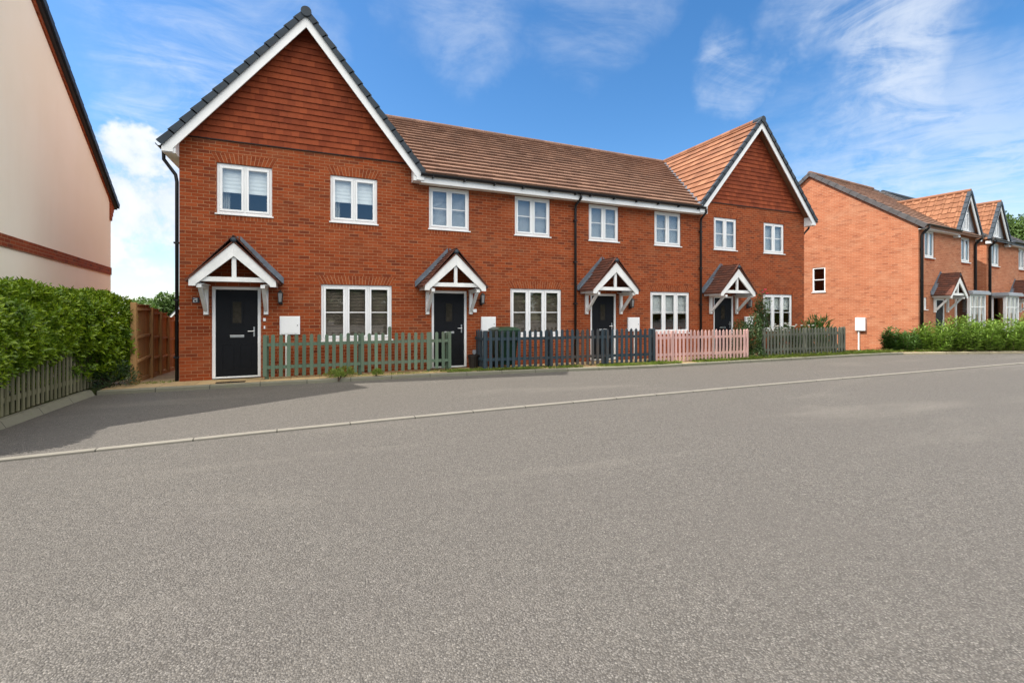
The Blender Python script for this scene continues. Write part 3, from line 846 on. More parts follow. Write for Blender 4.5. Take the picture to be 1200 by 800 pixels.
H4 = gable_house(4, 'far end house of the terrace with orange gable roof and pink flowers by its window', XD[3], XD[4], C4, HW4, ZA, T4,
    [(12.73, 13.83), (15.21, 16.32)], [(15.18, 16.78)], (12.72, 13.68), 13.05, (12.55, 13.78), (14.35, FY, 1.75), (14.2, 14.62, .92, 1.35, FY),
    o4, False, ([('grey', .5, .95), ('grey', .5, .95)], [('slats', .5, .45)]))
o2 = (XD[1], FY, 0); o3 = (XD[2], FY, 0)
rain_pipe(H2, [(XD[2]-.03, EY+.005, 5.0), (XD[2]-.03, EY+.01, 4.88), (XD[2]-.06, FY-.08, 4.72), (XD[2]-.06, FY-.06, 4.6), (XD[2]-.06, FY-.06, -.02)], o2)
rain_pipe(H3, [(XD[3]-.12, EY+.005, 5.0), (XD[3]-.12, EY+.01, 4.88), (XD[3]-.08, FY-.08, 4.72), (XD[3]-.08, FY-.06, 4.6), (XD[3]-.08, FY-.06, -.02)], o3)
# bits on the second house: condensate pipe and junction box
q = MB(); q.box((3.86, FY-.05, .38), (3.95, FY-.001, .47)); q.tube([(3.905, FY-.03, .38), (3.905, FY-.035, .05)], .03, 8); q.build('waste_pipe', M['grey_panel'], H2, o2)
q = MB(); q.box((3.83, FY-.17, 1.50), (3.93, FY-.08, 1.59)); q.build('sensor_box', M['white'], H2, o2, bevel=.01)
# lead valley strips
for H, o, a, b in ((H4, o4, (C4-(ZA-EZ)/T4, EY, EZ), (C4, RY, ZA)),):
    v = MB(); A = Vector(a); B = Vector(b); up = Vector((-.45, -.45, .8)).normalized()
    v.beam(A+up*.03, B+up*.03, .11, .03, up); v.build('valley_lead', M['lead'], H, o)
# right side gutter stub of the end house
g = MB(); gutter(g, ((C4+HW4+.045, FY-.33, 5.02), (C4+HW4+.045, 21.6, 5.02))); g.build('gutter', M['black'], H4, o4)
rain_pipe(H4, [(C4+HW4+.045, FY-.02, 4.97), (C4+HW4+.03, FY+.0, 4.80), (XD[4]+.09, FY+.06, 4.60), (XD[4]+.065, FY+.10, 4.5), (XD[4]+.065, FY+.10, -.1)], o4)

# ------------------------------------------------------------------ cream rendered house on the left
ANG = R(6.8)
def rend_house():
    # local frame: x to the right of the wall face (wall face at x=0), y along the wall, back corner at y=0, front at negative y
    H = thing('rendered_house', 'cream rendered house side with a red brick band, behind the hedge on the left', 'house', (-6.13, 18.3, 0), ANG)
    La, Lf = 6.95, 9.85; ze = 5.07; zf = 3.0; zr = 8.55; Wd = 8.0
    w = MB()
    w.face([(0, -Lf, -.7), (0, 0, -.7), (0, 0, ze), (0, -La, zr), (0, -Lf, zf)])
    w.face([(-Wd, 0, -.7), (-Wd, -Lf, -.7), (-Wd, -Lf, zf), (-Wd, -La, zr), (-Wd, 0, ze)])
    w.face([(0, 0, -.7), (-Wd, 0, -.7), (-Wd, 0, ze), (0, 0, ze)]); w.face([(-Wd, -Lf, -.7), (0, -Lf, -.7), (0, -Lf, zf), (-Wd, -Lf, zf)])
    wall = w.build('wall', M['render'], H)
    b = MB(); b.box((.001, -Lf-.01, 2.69), (.022, .015, 2.92)); b.box((-.3, .0005, 2.69), (.0, .02, 2.92)); b.build('brick_band', M['brick'], H)
    t = (zr-ze)/La; tf = (zr-zf)/(Lf-La)
    # brick edging under the verge and the corbelled kneeler
    k = MB()
    k.prism([(-La, zr-.06), (.30, ze-.30*t-.06+.09), (.30, ze-.30*t-.2+.09), (-La, zr-.22)], 'x', .001, .03)
    kp_ = [(-.50, ze+.22), (-.16, ze-.10), (-.16, ze-.66), (.02, ze-.66), (.06, ze-.50), (.13, ze-.50), (.15, ze-.36), (.22, ze-.36), (.24, ze-.22), (.31, ze-.22), (.31, ze-.10)]
    k.prism([p for p in kp_ if p[0] <= .02]+[(.02, ze-.02)], 'x', .001, .034)
    k.prism([(.021, ze-.66), (.06, ze-.50), (.13, ze-.50), (.15, ze-.36), (.22, ze-.36), (.24, ze-.22), (.31, ze-.22), (.31, ze-.10), (.021, ze+.03)], 'x', -.25, .034)
    k.build('brick_verge', M['brick'], wall)
    r = MB(); sl = math.hypot(La+.35, (La+.35)*t); V = Vector((0, -1, t)).normalized(); N = Vector((0, t, 1)).normalized()
    tiles(r, (.10, .35, ze-.35*t+.04), (-1, 0, 0), V, N, [(0, 0), (Wd+.2, 0), (Wd+.2, sl), (0, sl)], .34, .33, .03)
    V = Vector((0, 1, tf)).normalized(); N = Vector((0, -tf, 1)).normalized(); sf = math.hypot(Lf-La+.1, (Lf-La+.1)*tf)
    tiles(r, (-Wd-.1, -Lf-.1, zf-.1*tf+.04), (1, 0, 0), V, N, [(0, 0), (Wd+.2, 0), (Wd+.2, sf), (0, sf)], .34, .33, .03)
    r.solid([(.095, .34, ze-.35*t+.03), (.095, -La, zr+.03), (-Wd-.1, -La, zr+.03), (-Wd-.1, .34, ze-.35*t+.03), (.095, .34, ze-.35*t-.06), (.095, -La, zr-.06), (-Wd-.1, -La, zr-.06), (-Wd-.1, .34, ze-.35*t-.06)],
            [(0, 1, 2, 3), (4, 7, 6, 5), (0, 4, 5, 1), (0, 3, 7, 4)])
    r.solid([(.095, -Lf-.1, zf-.1*tf+.03), (.095, -La, zr+.03), (-Wd-.1, -La, zr+.03), (-Wd-.1, -Lf-.1, zf-.1*tf+.03), (.095, -Lf-.1, zf-.1*tf-.06), (.095, -La, zr-.06), (-Wd-.1, -La, zr-.06), (-Wd-.1, -Lf-.1, zf-.1*tf-.06)],
            [(0, 3, 2, 1), (4, 5, 6, 7), (0, 1, 5, 4), (0, 4, 7, 3)])
    rf = r.build('roof', M['slate'], H)
    vc = MB(); V = Vector((0, -1, t)).normalized(); N = Vector((0, t, 1)).normalized(); n = 22
    for i in range(n):
        a = Vector((0, .36, ze-.36*t+.04))+V*(sl*i/n); b2 = Vector((0, .36, ze-.36*t+.04))+V*(sl*(i+1)/n+.03)
        pts = []
        for P, h in ((a, .095), (b2, .07)):
            for xx, hh in ((.15, -.07), (.15, h), (-.05, h), (-.05, .0)):
                Q = P+N*hh; pts.append((xx, Q.y, Q.z))
        vc.solid(pts, [(0, 1, 5, 4), (1, 2, 6, 5), (2, 3, 7, 6), (0, 3, 2, 1), (4, 5, 6, 7), (0, 4, 7, 3)])
    vc.build('verge_cap', M['verge'], rf)
    g = MB(); gutter(g, ((.12, .42, ze-.1), (-Wd, .42, ze-.1)), .06); g.build('gutter', M['black'], H)
rend_house()

# ------------------------------------------------------------------ houses on the right
FA = R(5.31)
def far_house(label, offx, mirror, roofmat, frontmat, dorm_zz=6.95):
    Wd = 5.85; D = 8.3
    ca, sa = math.cos(FA), math.sin(FA)
    loc = (22.3+offx*ca, 10.5+offx*sa, -.22)
    H = thing('detached_house', label, 'house', loc, FA, None)
    b = .22                                          # ground sits lower here; heights below are above eye datum
    X = (lambda x: Wd-x) if mirror else (lambda x: x)
    XX = lambda x0, x1: (min(X(x0), X(x1)), max(X(x0), X(x1)))
    ze, tan = 5.1+b, .735; ry = 4.15; zr = ze+ry*tan
    w = MB()
    ups = [XX(.56, 1.48), XX(4.2, 5.2)]; smw = XX(.50, .80); dr = XX(1.6, 2.5)
    bh = XX(3.62, 5.13)
    holes = [(a, c, 3.77+b, 4.9+b) for a, c in ups]+[(bh[0], bh[1], .62+b, 2.2+b), (smw[0], smw[1], 1.62+b, 2.12+b), (dr[0], dr[1], .02, 2.08+b)]
    wall_front(w, 0, Wd, -.4, ze, 0, holes)
    # side wall facing the lane, with a landing window
    def side(xs, hole):
        ys = [0, D] if hole is None else [0, hole[0], hole[1], D]
        zs = [-.4, ze] if hole is None else [-.4, hole[2], hole[3], ze]
        for i in range(len(ys)-1):
            for j in range(len(zs)-1):
                if hole is not None and i == 1 and j == 1: continue
                w.face([(xs, ys[i], zs[j]), (xs, ys[i+1], zs[j]), (xs, ys[i+1], zs[j+1]), (xs, ys[i], zs[j+1])])
        w.face([(xs, 0, ze), (xs, D, ze), (xs, ry, zr)])
        if hole is not None:
            a, c, e, f = hole
            w.face([(xs, a, e), (xs, a, f), (xs+.12, a, f), (xs+.12, a, e)]); w.face([(xs, c, e), (xs+.12, c, e), (xs+.12, c, f), (xs, c, f)])
            w.face([(xs, a, f), (xs, c, f), (xs+.12, c, f), (xs+.12, a, f)]); w.face([(xs, a, e), (xs+.12, a, e), (xs+.12, c, e), (xs, c, e)])
    side(0, (3.48, 4.06, 2.47+b, 3.64+b)); side(Wd, None)
    w.face([(Wd, D, -.4), (0, D, -.4), (0, D, ze), (Wd, D, ze)])
    wall = w.build('wall', frontmat, H)
    ins = MB(); ins.box((.5, 2.0, -.1), (Wd-.3, 2.1, ze-.1)); ins.box((.2, .14, 2.5), (Wd-.2, 2, 2.6)); ins.build('room_lining', M['inside'], H)
    for (a, c), cv in zip(ups, ('slats', 'slats')):
        window(H, a, c, 3.77+b, 4.9+b, 0, 2, None, cv, .3); soldier(wall, a, c, 3.735+b, 0, (0, 0, 0))
    window(H, smw[0], smw[1], 1.62+b, 2.12+b, 0, 1)
    bd = MB(); bd.box((-.012, -.012, 2.62+b), (Wd+.012, .0, 2.70+b)); bd.build('string_course', frontmat, wall)
    # landing window, turned to the side wall
    sw_ = MB(); y0, y1, z0, z1 = 3.48, 4.06, 2.47+b, 3.64+b
    for bx in (((y0, z0), (y1, z0+.06)), ((y0, z1-.06), (y1, z1)), ((y0, z0+.06), (y0+.06, z1-.06)), ((y1-.06, z0+.06), (y1, z1-.06)), ((y0+.06, (z0+z1)/2-.02), (y1-.06, (z0+z1)/2+.02))):
        sw_.box((.02, bx[0][0], bx[0][1]), (.09, bx[1][0], bx[1][1]))
    so = sw_.build('window', M['white'], H, bevel=.004)
    gp = MB(); gp.face([(.055, y1-.06, z0+.06), (.055, y0+.06, z0+.06), (.055, y0+.06, z1-.06), (.055, y1-.06, z1-.06)]); gp.build('pane', M['glass'], so)
    sl_ = MB(); sl_.box((-.035, y0-.03, z0-.03), (.05, y1+.03, z0-.001)); sl_.build('sill', M['white'], so)
    # door and canopy
    f = MB(); f.box((dr[0], .02, .03), (dr[0]+.06, .09, 2.08+b)); f.box((dr[1]-.06, .02, .03), (dr[1], .09, 2.08+b)); f.box((dr[0]+.06, .021, 2.02+b), (dr[1]-.06, .09, 2.08+b)); f.build('door_frame', M['white'], H)
    d = MB(); d.box((dr[0]+.062, .045, .03), (dr[1]-.062, .09, 2.018+b)); dd = d.build('door', M['door'], H)
    hh = MB(); hh.box((dr[1]-.16, .03, 1.0+b), (dr[1]-.10, .045, 1.2+b)); hh.build('handle', M['metal'], dd)
    pc = (dr[0]+dr[1])/2
    porch(H, pc, 0, (0, 0, 0), .85, .62, 2.1+b, 3.0+b, 'porch_tile', (pc-.62, pc+.62))
    # flat-roofed square bay
    b0, b1 = XX(3.5, 5.25); dep = .5; zt = 2.28+b
    by = MB(); by.box((b0, -dep, -.3), (b1, -.001, .55+b)); by.build('bay_base', frontmat, H)
    fr = MB(); zb = .552+b
    for p in ((b0, -dep), (b1-.10, -dep)): fr.box((p[0], p[1], zb), (p[0]+.10, p[1]+.10, zt))
    fr.box((b0+.1, -dep+.01, zb), (b1-.1, -dep+.07, zb+.07)); fr.box((b0+.1, -dep+.01, zt-.07), (b1-.1, -dep+.07, zt))
    for k in (1, 2):
        xm = b0+(b1-b0)*k/3; fr.box((xm-.03, -dep+.011, zb+.07), (xm+.03, -dep+.07, zt-.07))
    fr.box((b0+.1, -dep+.02, 1.72+b), (b1-.1, -dep+.06, 1.76+b))
    for xs in (b0, b1-.06):
        fr.box((xs, -dep+.1, zb), (xs+.06, -.002, zb+.07)); fr.box((xs, -dep+.1, zt-.07), (xs+.06, -.002, zt)); fr.box((xs+.001, -.06, zb+.07), (xs+.059, -.002, zt-.07))
    bay = fr.build('bay_window', M['white'], H, bevel=.004)
    gl = MB(); gl.face([(b0+.1, -dep+.04, zb+.07), (b1-.1, -dep+.04, zb+.07), (b1-.1, -dep+.04, zt-.07), (b0+.1, -dep+.04, zt-.07)])
    gl.face([(b0+.03, -.06, zb+.07), (b0+.03, -dep+.1, zb+.07), (b0+.03, -dep+.1, zt-.07), (b0+.03, -.06, zt-.07)])
    gl.face([(b1-.03, -dep+.1, zb+.07), (b1-.03, -.06, zb+.07), (b1-.03, -.06, zt-.07), (b1-.03, -dep+.1, zt-.07)]); gl.build('pane', M['glass'], bay)
    cn = MB(); cn.box((b0-.14, -dep-.14, zt+.001), (b1+.14, -.002, zt+.12)); cn.box((b0-.10, -dep-.10, zt+.121), (b1+.10, -.002, zt+.17)); cn.build('bay_roof', M['grey_panel'], bay, bevel=.01)
    cb = MB(); z = zt-.1
    while z > .7+b: cb.box((b0+.12, -dep+.09, z-.001), (b1-.12, -dep+.112, z+.006)); z -= .05
    cb.build('blind', M['blind'], bay)
    # main roof, ridge along the front
    r = MB(); t = tan; ov = .28; sl = math.hypot(ry+ov, (ry+ov)*t)
    V = Vector((0, 1, t)).normalized(); N = Vector((0, -t, 1)).normalized()
    tiles(r, (-.06, -ov, ze-ov*t+.06), (1, 0, 0), V, N, [(0, 0), (Wd+.12, 0), (Wd+.12, sl), (0, sl)], .30, .30, .03)
    V2 = Vector((0, -1, t)).normalized(); N2 = Vector((0, t, 1)).normalized()
    tiles(r, (Wd+.06, D+ov, ze-ov*t+.06), (-1, 0, 0), V2, N2, [(0, 0), (Wd+.12, 0), (Wd+.12, sl), (0, sl)], .30, .30, .03)
    zz = zr+.055
    r.solid([(-.055, -ov+.01, ze-ov*t+.05), (Wd+.055, -ov+.01, ze-ov*t+.05), (Wd+.055, ry, zz), (-.055, ry, zz), (-.055, -ov+.01, ze-ov*t-.01), (Wd+.055, -ov+.01, ze-ov*t-.01), (Wd+.055, ry, zz-.07), (-.055, ry, zz-.07)],
            [(0, 1, 2, 3), (4, 7, 6, 5), (0, 4, 5, 1), (0, 3, 7, 4), (1, 5, 6, 2)])
    r.solid([(-.055, D+ov, ze-ov*t+.05), (Wd+.055, D+ov, ze-ov*t+.05), (Wd+.055, ry, zz), (-.055, ry, zz), (-.055, D+ov, ze-ov*t-.01), (Wd+.055, D+ov, ze-ov*t-.01), (Wd+.055, ry, zz-.07), (-.055, ry, zz-.07)],
            [(3, 2, 1, 0), (5, 6, 7, 4), (1, 5, 4, 0), (4, 7, 3, 0), (2, 6, 5, 1)])
    rf = r.build('roof', roofmat, H)
    rd = MB(); x = -.08
    while x < Wd: rd.tube([(x+.004, ry, zz+.02), (min(x+.44, Wd+.08)-.004, ry, zz+.02)], .11, 12); x += .44
    rd.build('ridge_tile', M['verge'] if roofmat is M['slate'] else roofmat, rf)
    # verge caps
    for xs, sx in ((-.06, -1), (Wd+.06, 1)):
        vc = MB()
        for Vv, O in ((V, Vector((0, -ov, ze-ov*t+.06))), (V2, Vector((0, D+ov, ze-ov*t+.06)))):
            Nn = N if Vv is V else N2
            n = 15
            for i in range(n):
                pts = []
                for tt, h in ((sl*i/n, .085), (sl*(i+1)/n+.03, .06)):
                    P = O+Vv*tt
                    for xx, hh in ((xs+sx*.05, -.10), (xs+sx*.05, h), (xs-sx*.10, h), (xs-sx*.10, 0)):
                        Q = P+Nn*hh; pts.append((xx, Q.y, Q.z))
                vc.solid(pts, [(0, 1, 5, 4), (1, 2, 6, 5), (2, 3, 7, 6), (0, 3, 2, 1), (4, 5, 6, 7), (0, 4, 7, 3)])
        vc.build('verge_cap', M['far_verge'], rf)
    # wall dormer with its own gable roof
    d0, d1 = XX(3.35, 6.0); dc = (d0+d1)/2; hw = (d1-d0)/2; dz = dorm_zz+b; dt = (dz-(ze-.12))/hw; yb = (dz-ze)/t+.1
    dm = MB(); dm.prism([(d0+.2, ze-.02), (d1-.2, ze-.02), (d1-.2, dz-.12-(hw-.2)*dt), (dc, dz-.12), (d0+.2, dz-.12-(hw-.2)*dt)], 'y', -.006, .2)
    dw = dm.build('dormer_face', M['grey_panel'], H)
    window(H, dc-.32, dc+.32, ze+.08, ze+.95, -.05, 2, sill=True)
    g = MB(); sld = math.hypot(hw, hw*dt)
    for s in (-1, 1):
        Vd = Vector((-s, 0, dt)).normalized(); Nd = Vector((s*dt, 0, 1)).normalized(); yfD = -.17
        O = (dc+s*hw, yfD if s < 0 else yb, dz-hw*dt); Un = (0, 1 if s < 0 else -1, 0); ln = yb-yfD
        pan_tiles(g, O, Un, Vd, Nd, [(0, 0), (ln, 0), (ln, sld), (0, sld)], .30, .30, .03)
    vv = []
    for yy in (-.167, yb): vv += [(d0+.01, yy, dz-hw*dt-.004), (dc, yy, dz-.006), (d1-.01, yy, dz-hw*dt-.004), (d1-.01, yy, dz-hw*dt-.04), (dc, yy, dz-.09), (d0+.01, yy, dz-hw*dt-.04)]
    g.solid(vv, [(0, 5, 4, 1), (1, 4, 3, 2), (0, 1, 7, 6), (1, 2, 8, 7), (5, 11, 10, 4), (4, 10, 9, 3), (0, 6, 11, 5), (2, 3, 9, 8)])
    dr_ = g.build('dormer_roof', M['roof_orange'], H)
    rr = MB(); rr.tube([(dc, -.19, dz+.02), (dc, yb, dz+.02)], .09, 10); rr.build('ridge_tile', M['roof_orange'], dr_)
    n = 7
    for s in (-1, 1):
        vg = MB(); bb = MB()
        Vd = Vector((-s, 0, dt)).normalized(); Nd = Vector((s*dt, 0, 1)).normalized(); O = Vector((dc+s*(hw+.02), 0, dz-(hw+.02)*dt))
        for i in range(n):
            pts = []
            for tt, h in ((sld*i/n, .085), (sld*(i+1)/n+.02, .06)):
                P = O+Vd*tt
                for yy, hh in ((-.22, -.05), (-.22, h), (-.09, h), (-.09, .02)):
                    Q = P+Nd*hh; pts.append((Q.x, yy, Q.z))
            vg.solid(pts, [(0, 4, 5, 1), (1, 5, 6, 2), (2, 6, 7, 3), (0, 1, 2, 3), (4, 7, 6, 5), (0, 3, 7, 4)])
        e = dc+s*hw; zt_ = lambda x: dz-.06-abs(x-dc)*dt; vh = .16*math.sqrt(1+dt*dt)
        bb.prism([(dc, zt_(dc)), (e, zt_(e)), (e, zt_(e)-.14), (e-s*.22, zt_(e)-.14), (e-s*.22, zt_(e-s*.22)-vh), (dc, zt_(dc)-vh)][::s], 'y', -.175, -.14)
        bb.prism([(e-s*.01, zt_(e)-.02), (e-s*.01, zt_(e)-.14), (e-s*.21, zt_(e)-.14), (e-s*.21, zt_(e)-.02)][::s], 'y', -.138, -.002)
        vg.build('verge_cap', M['verge'], dr_); bb.build('barge_board', M['white'], dr_)
    # eaves and rain goods
    e0, e1 = XX(-.02, 3.3)
    ef = MB(); ef.box((e0, -.24, ze-.24), (e1, -.215, ze-.06)); ef.box((e0, -.214, ze-.24), (e1, -.002, ze-.225)); ef.build('fascia', M['white'], H)
    gu = MB(); gutter(gu, ((e0, -.30, ze-.06), (e1, -.30, ze-.06))); gu.build('gutter', M['black'], H)
    for px in (X(.16), X(5.62)):
        rain_pipe(H, [(px, -.28, ze-.10), (px, -.26, ze-.22), (px, -.08, ze-.42), (px, -.06, ze-.5), (px, -.06, -.2)], (0, 0, 0), r=.05)
    if not mirror:
        m = MB(); m.box((-.11, 1.82, .69+b), (-.001, 2.2, 1.27+b)); mc = m.build('meter_cabinet', M['white'], H, bevel=.008)
        m2 = MB(); m2.box((-.06, 2.06, -.25), (-.001, 2.11, .688+b)); m2.build('supply_duct', M['pipe_white'], mc)
        m3 = MB(); m3.box((-.118, 1.85, .72+b), (-.1105, 2.17, 1.24+b)); m3.build('cabinet_door', M['white'], mc, bevel=.003)
    return H
far_house('orange brick house beyond the terrace with bare sunlit side wall and a small landing window', 0, False, M['roof'], M['far_brick'])
far_house('last brick house at the right edge with dark slate roof behind its tiled gable', 7.15, True, M['slate'], M['far_brick'], 6.88)

# ------------------------------------------------------------------ ground, road, kerbs
def sheet(name, pts, z, mat, skirt=.3):
    m = MB()
    P = [(p[0], p[1], p[2] if len(p) > 2 else z) for p in pts]
    m.face(P, [(p[0], p[1]) for p in P])
    n = len(P)
    for i in range(n):
        a, b = P[i], P[(i+1) % n]
        m.face([a, (a[0], a[1], a[2]-skirt), (b[0], b[1], b[2]-skirt), b])
    return struct(m.build(name, mat))
g = MB(); g.face([(-900, -900, -.75), (900, -900, -.75), (900, 900, -.75), (-900, 900, -.75)]); struct(g.build('ground', M['soil']))
KB = [(-3.92, 11.06), (-1.2, 11.05), (2.2, 11.02), (4.6, 10.80), (8.67, 10.30), (13.0, 10.23), (17.5, 10.14), (19.0, 10.08), (20.1, 9.93), (21.5, 9.52), (25.0, 8.42), (34.0, 5.6)]
RZ = -.08
sheet('road', [(-30, -60), (90, -60), (90, -12)]+[(x, y+.06) for x, y in KB[::-1]]+[(-3.98, 11.1), (-3.98, 2), (-30, 2)], RZ, M['asphalt'])

def kerb(name, line, prof, mat):
    """sweep a profile (offset to the left of travel, height) along a polyline"""
    m = MB(); pts = [Vector((x, y)) for x, y in line]; n = len(pts); rows = []; L = 0; us = [0]
    for i in range(n):
        d0 = (pts[i]-pts[i-1]).normalized() if i else (pts[1]-pts[0]).normalized()
        d1 = (pts[i+1]-pts[i]).normalized() if i < n-1 else d0
        nn = Vector((-(d0+d1).y, (d0+d1).x)).normalized(); k = 1/max(.5, nn.dot(Vector((-d0.y, d0.x))))
        rows.append([(pts[i].x+nn.x*a*k, pts[i].y+nn.y*a*k, z) for a, z in prof])
        if i: L += (pts[i]-pts[i-1]).length; us.append(L)
    acc = [0]
    for i in range(len(prof)-1): acc.append(acc[-1]+math.hypot(prof[i+1][0]-prof[i][0], prof[i+1][1]-prof[i][1]))
    for i in range(n-1):
        for k in range(len(prof)-1):
            m.face([rows[i][k], rows[i+1][k], rows[i+1][k+1], rows[i][k+1]], [(us[i], acc[k]), (us[i+1], acc[k]), (us[i+1], acc[k+1]), (us[i], acc[k+1])])
    for e in (rows[0], rows[-1][::-1]): m.face(e, [(.3, .1)]*len(e))
    return struct(m.build(name, mat))
def densify(line, step=.9):
    out = []
    for (a, b), (c, d) in zip(line[:-1], line[1:]):
        k = max(1, int(math.hypot(c-a, d-b)/step))
        for i in range(k): out.append((a+(c-a)*i/k, b+(d-b)*i/k))
    return out+[line[-1]]
kp = [(0, -.16), (.0, -.015), (.018, .0), (.125, .003), (.125, -.16)]
kerb('kerb', densify(KB[:9]), kp, M['kerb'])
kerb('kerb_bend', densify(KB[8:]), kp, M['kerb_pale'])
kerb('kerb_garden', densify([(-3.94, 11.06), (-3.96, 2.0)])[::-1], [(0, -.16), (0, -.075), (.055, .02), (.085, .03), (.15, .03), (.15, -.16)], M['kerb'])
LN = [(-6, 6.45), (-3.13, 6.52), (-2.07, 6.60), (-.77, 6.70), (.86, 6.78), (2.9, 6.83), (5.5, 6.86), (9.0, 6.86), (13.5, 6.80), (20, 6.72), (28, 6.6)]
kerb('edging_strip', densify(LN), [(0, -.12), (0, RZ+.020), (.010, RZ+.026), (.090, RZ+.026), (.10, RZ+.02), (.10, -.12)], M['edging'])
# buff path: flat in front, falling away down the side passage
BK = [(x, y+.12) for x, y in KB[:9]]
m = MB()
path_front = BK+[(20.1, 10.6), (18.5, 10.9), (17.6, 12.0), (-3.95, 12.0)]
sheet('path', path_front, 0.0, M['paving'], .2)
pp = [(-4.1, 12.0, 0), (-2.78, 12.0, 0), (-2.78, 23.0, -.66), (-5.5, 23.0, -.66)]
sheet('path_passage', pp, 0, M['paving'], .1)
# planted bed round the far house, dipping towards its wall
bed = MB(); bl = [(x, y+.12) for x, y in KB[7:]]
far = [(17.5, 12.2), (18.5, 14), (20.5, 16), (22, 15), (24, 15), (30, 13)]
tops = [(19.0, 10.22), (20.1, 10.06), (21.5, 9.66), (25.0, 8.55), (34.0, 5.7)]
for (a, b), (c, d) in zip(bl[:-1], bl[1:]):
    bed.face([(a, b, -.004), (c, d, -.004), (c+.1, d+1.3, -.20), (a+.1, b+1.3, -.20)])
    bed.face([(a+.1, b+1.3, -.20), (c+.1, d+1.3, -.20), (c+1, d+16, -.22), (a+1, b+16, -.22)])
bed.face([(17.46, 10.9, -.004), (19.0, 10.19, -.0042), (19.1, 11.5, -.20), (17.46, 12.2, -.2)])
bed.face([(17.46, 12.2, -.2), (19.1, 11.5, -.2), (20, 26, -.22), (17.46, 26, -.22)])
struct(bed.build('garden_bed', M['soil']))
sheet('hedge_bed', [(-4.06, 2), (-4.06, 11.2), (-3.95, 12.0), (-4.1, 12.0), (-4.4, 14), (-9, 14), (-9, 2)], .012, M['soil'])
# drain grid by the first door
mt = MB()
for i in range(12): mt.box((-2.02+i*.045, 11.26, .002), (-2.02+i*.045+.03, 11.36, .014))
mt.box((-2.03, 11.255, .001), (-1.48, 11.262, .016)); mt.box((-2.03, 11.358, .001), (-1.48, 11.365, .016))
tag(mt.build('drain_grating', M['rubber'], None, (-1.75, 11.31, 0)), 'narrow black slatted drain grating in the path before the first door', 'drain')

# ------------------------------------------------------------------ picket fences
def picket_fence(label, segs, z0, z1, mat, pitch=.157, w=.078, posts=None, group='picket fences in front gardens', tall=(), point=False):
    H = thing('picket_fence', label, 'fence', (segs[0][0][0], segs[0][0][1], 0), 0, group)
    o = (segs[0][0][0], segs[0][0][1], 0)
    pk = MB(); rl = []
    for si, (a, b) in enumerate(segs):
        A = Vector((*a, 0)); B = Vector((*b, 0)); d = (B-A).normalized(); nrm = Vector((d.y, -d.x, 0)); L = (B-A).length
        n = max(2, int(round(L/pitch))+1)
        for i in range(n):
            s = L*i/(n-1); P = A+d*s; zt = z1+rng.uniform(-.012, .012); zb = z0+rng.uniform(-.01, .01); lean = rng.uniform(-.006, .006)
            if (si, i) in tall: zt += .16
            prof = [(-w/2, zb), (w/2, zb)]
            if point: prof += [(w/2, zt-.05), (0, zt), (-w/2, zt-.05)]
            else:
                for k in range(7): a_ = math.pi*k/6; prof.append((w/2*math.cos(a_), zt-w*.5+w*.5*math.sin(a_)))
            v = []
            for off in (.0, .02):
                for q, z in prof: v.append(tuple(P+d*(q+lean*(z-zb))+nrm*(off+.001)+Vector((0, 0, z))))
            m_ = len(prof)
            pk.solid(v, [tuple(range(m_-1, -1, -1)), tuple(range(m_, 2*m_))]+[(k, (k+1) % m_, m_+(k+1) % m_, m_+k) for k in range(m_)])
        for h in (.22, .76):
            zc = z0+(z1-z0)*h
            r = MB(); P0 = A-d*.03-nrm*.018; P1 = B+d*.03-nrm*.018
            r.beam((P0.x, P0.y, zc), (P1.x, P1.y, zc), .034, .075); rl.append(r)
    pk.build('picket_boards', mat, H, o)
    for r in rl: r.build('rail', mat, H, o)
    for (x, y) in (posts or []):
        p = MB(); p.prism([(x-.04, y+.04), (x-.04, y+.12), (x+.04, y+.12), (x+.04, y+.04)][::-1], 'z', -.05, z1-.02); p.build('post', mat, H, o, bevel=.004)
    return H
picket_fence('pale green picket fence under the first wide ground-floor window', [((-1.13, 11.5), (2.55, 11.5)), ((2.60, 11.5), (3.10, 11.46)), ((3.12, 11.5), (3.12, 11.82))], .06, 1.0, M['fence_green'],
             posts=[(-1.1, 11.5), (.9, 11.5), (2.58, 11.5), (3.06, 11.5)], tall=((0, 17),))
picket_fence('dark blue picket fence, long and partly weathered, in front of the green bin', [((3.95, 11.14), (9.10, 10.72)), ((3.93, 11.2), (3.95, 11.82))], .05, 1.04, M['fence_blue'],
             posts=[(4.0, 11.12), (5.8, 10.98), (7.5, 10.84), (9.05, 10.71)], point=True)
picket_fence('pale pink picket fence between the dark blue fence and the rose bush', [((9.17, 10.70), (12.63, 10.47))], .03, .97, M['fence_pink'], .137, .068, posts=[(9.75, 10.60), (12.6, 10.44)], point=True)
picket_fence('grey weathered picket fence nearest the far brick house', [((13.5, 10.54), (17.45, 10.42)), ((17.47, 10.46), (17.47, 11.6))], .05, .98, M['fence_grey'], .152, .075, posts=[(13.52, 10.5), (15.5, 10.45), (17.4, 10.40)], point=True)
picket_fence('unpainted grey-brown picket fence with the leafy hedge hanging over it', [((-4.12, 3.0), (-4.10, 11.3))], .05, .98, M['fence_pale'], .128, .050, posts=[(-4.22, 4.0), (-4.22, 6.4), (-4.22, 8.8), (-4.22, 11.0)])

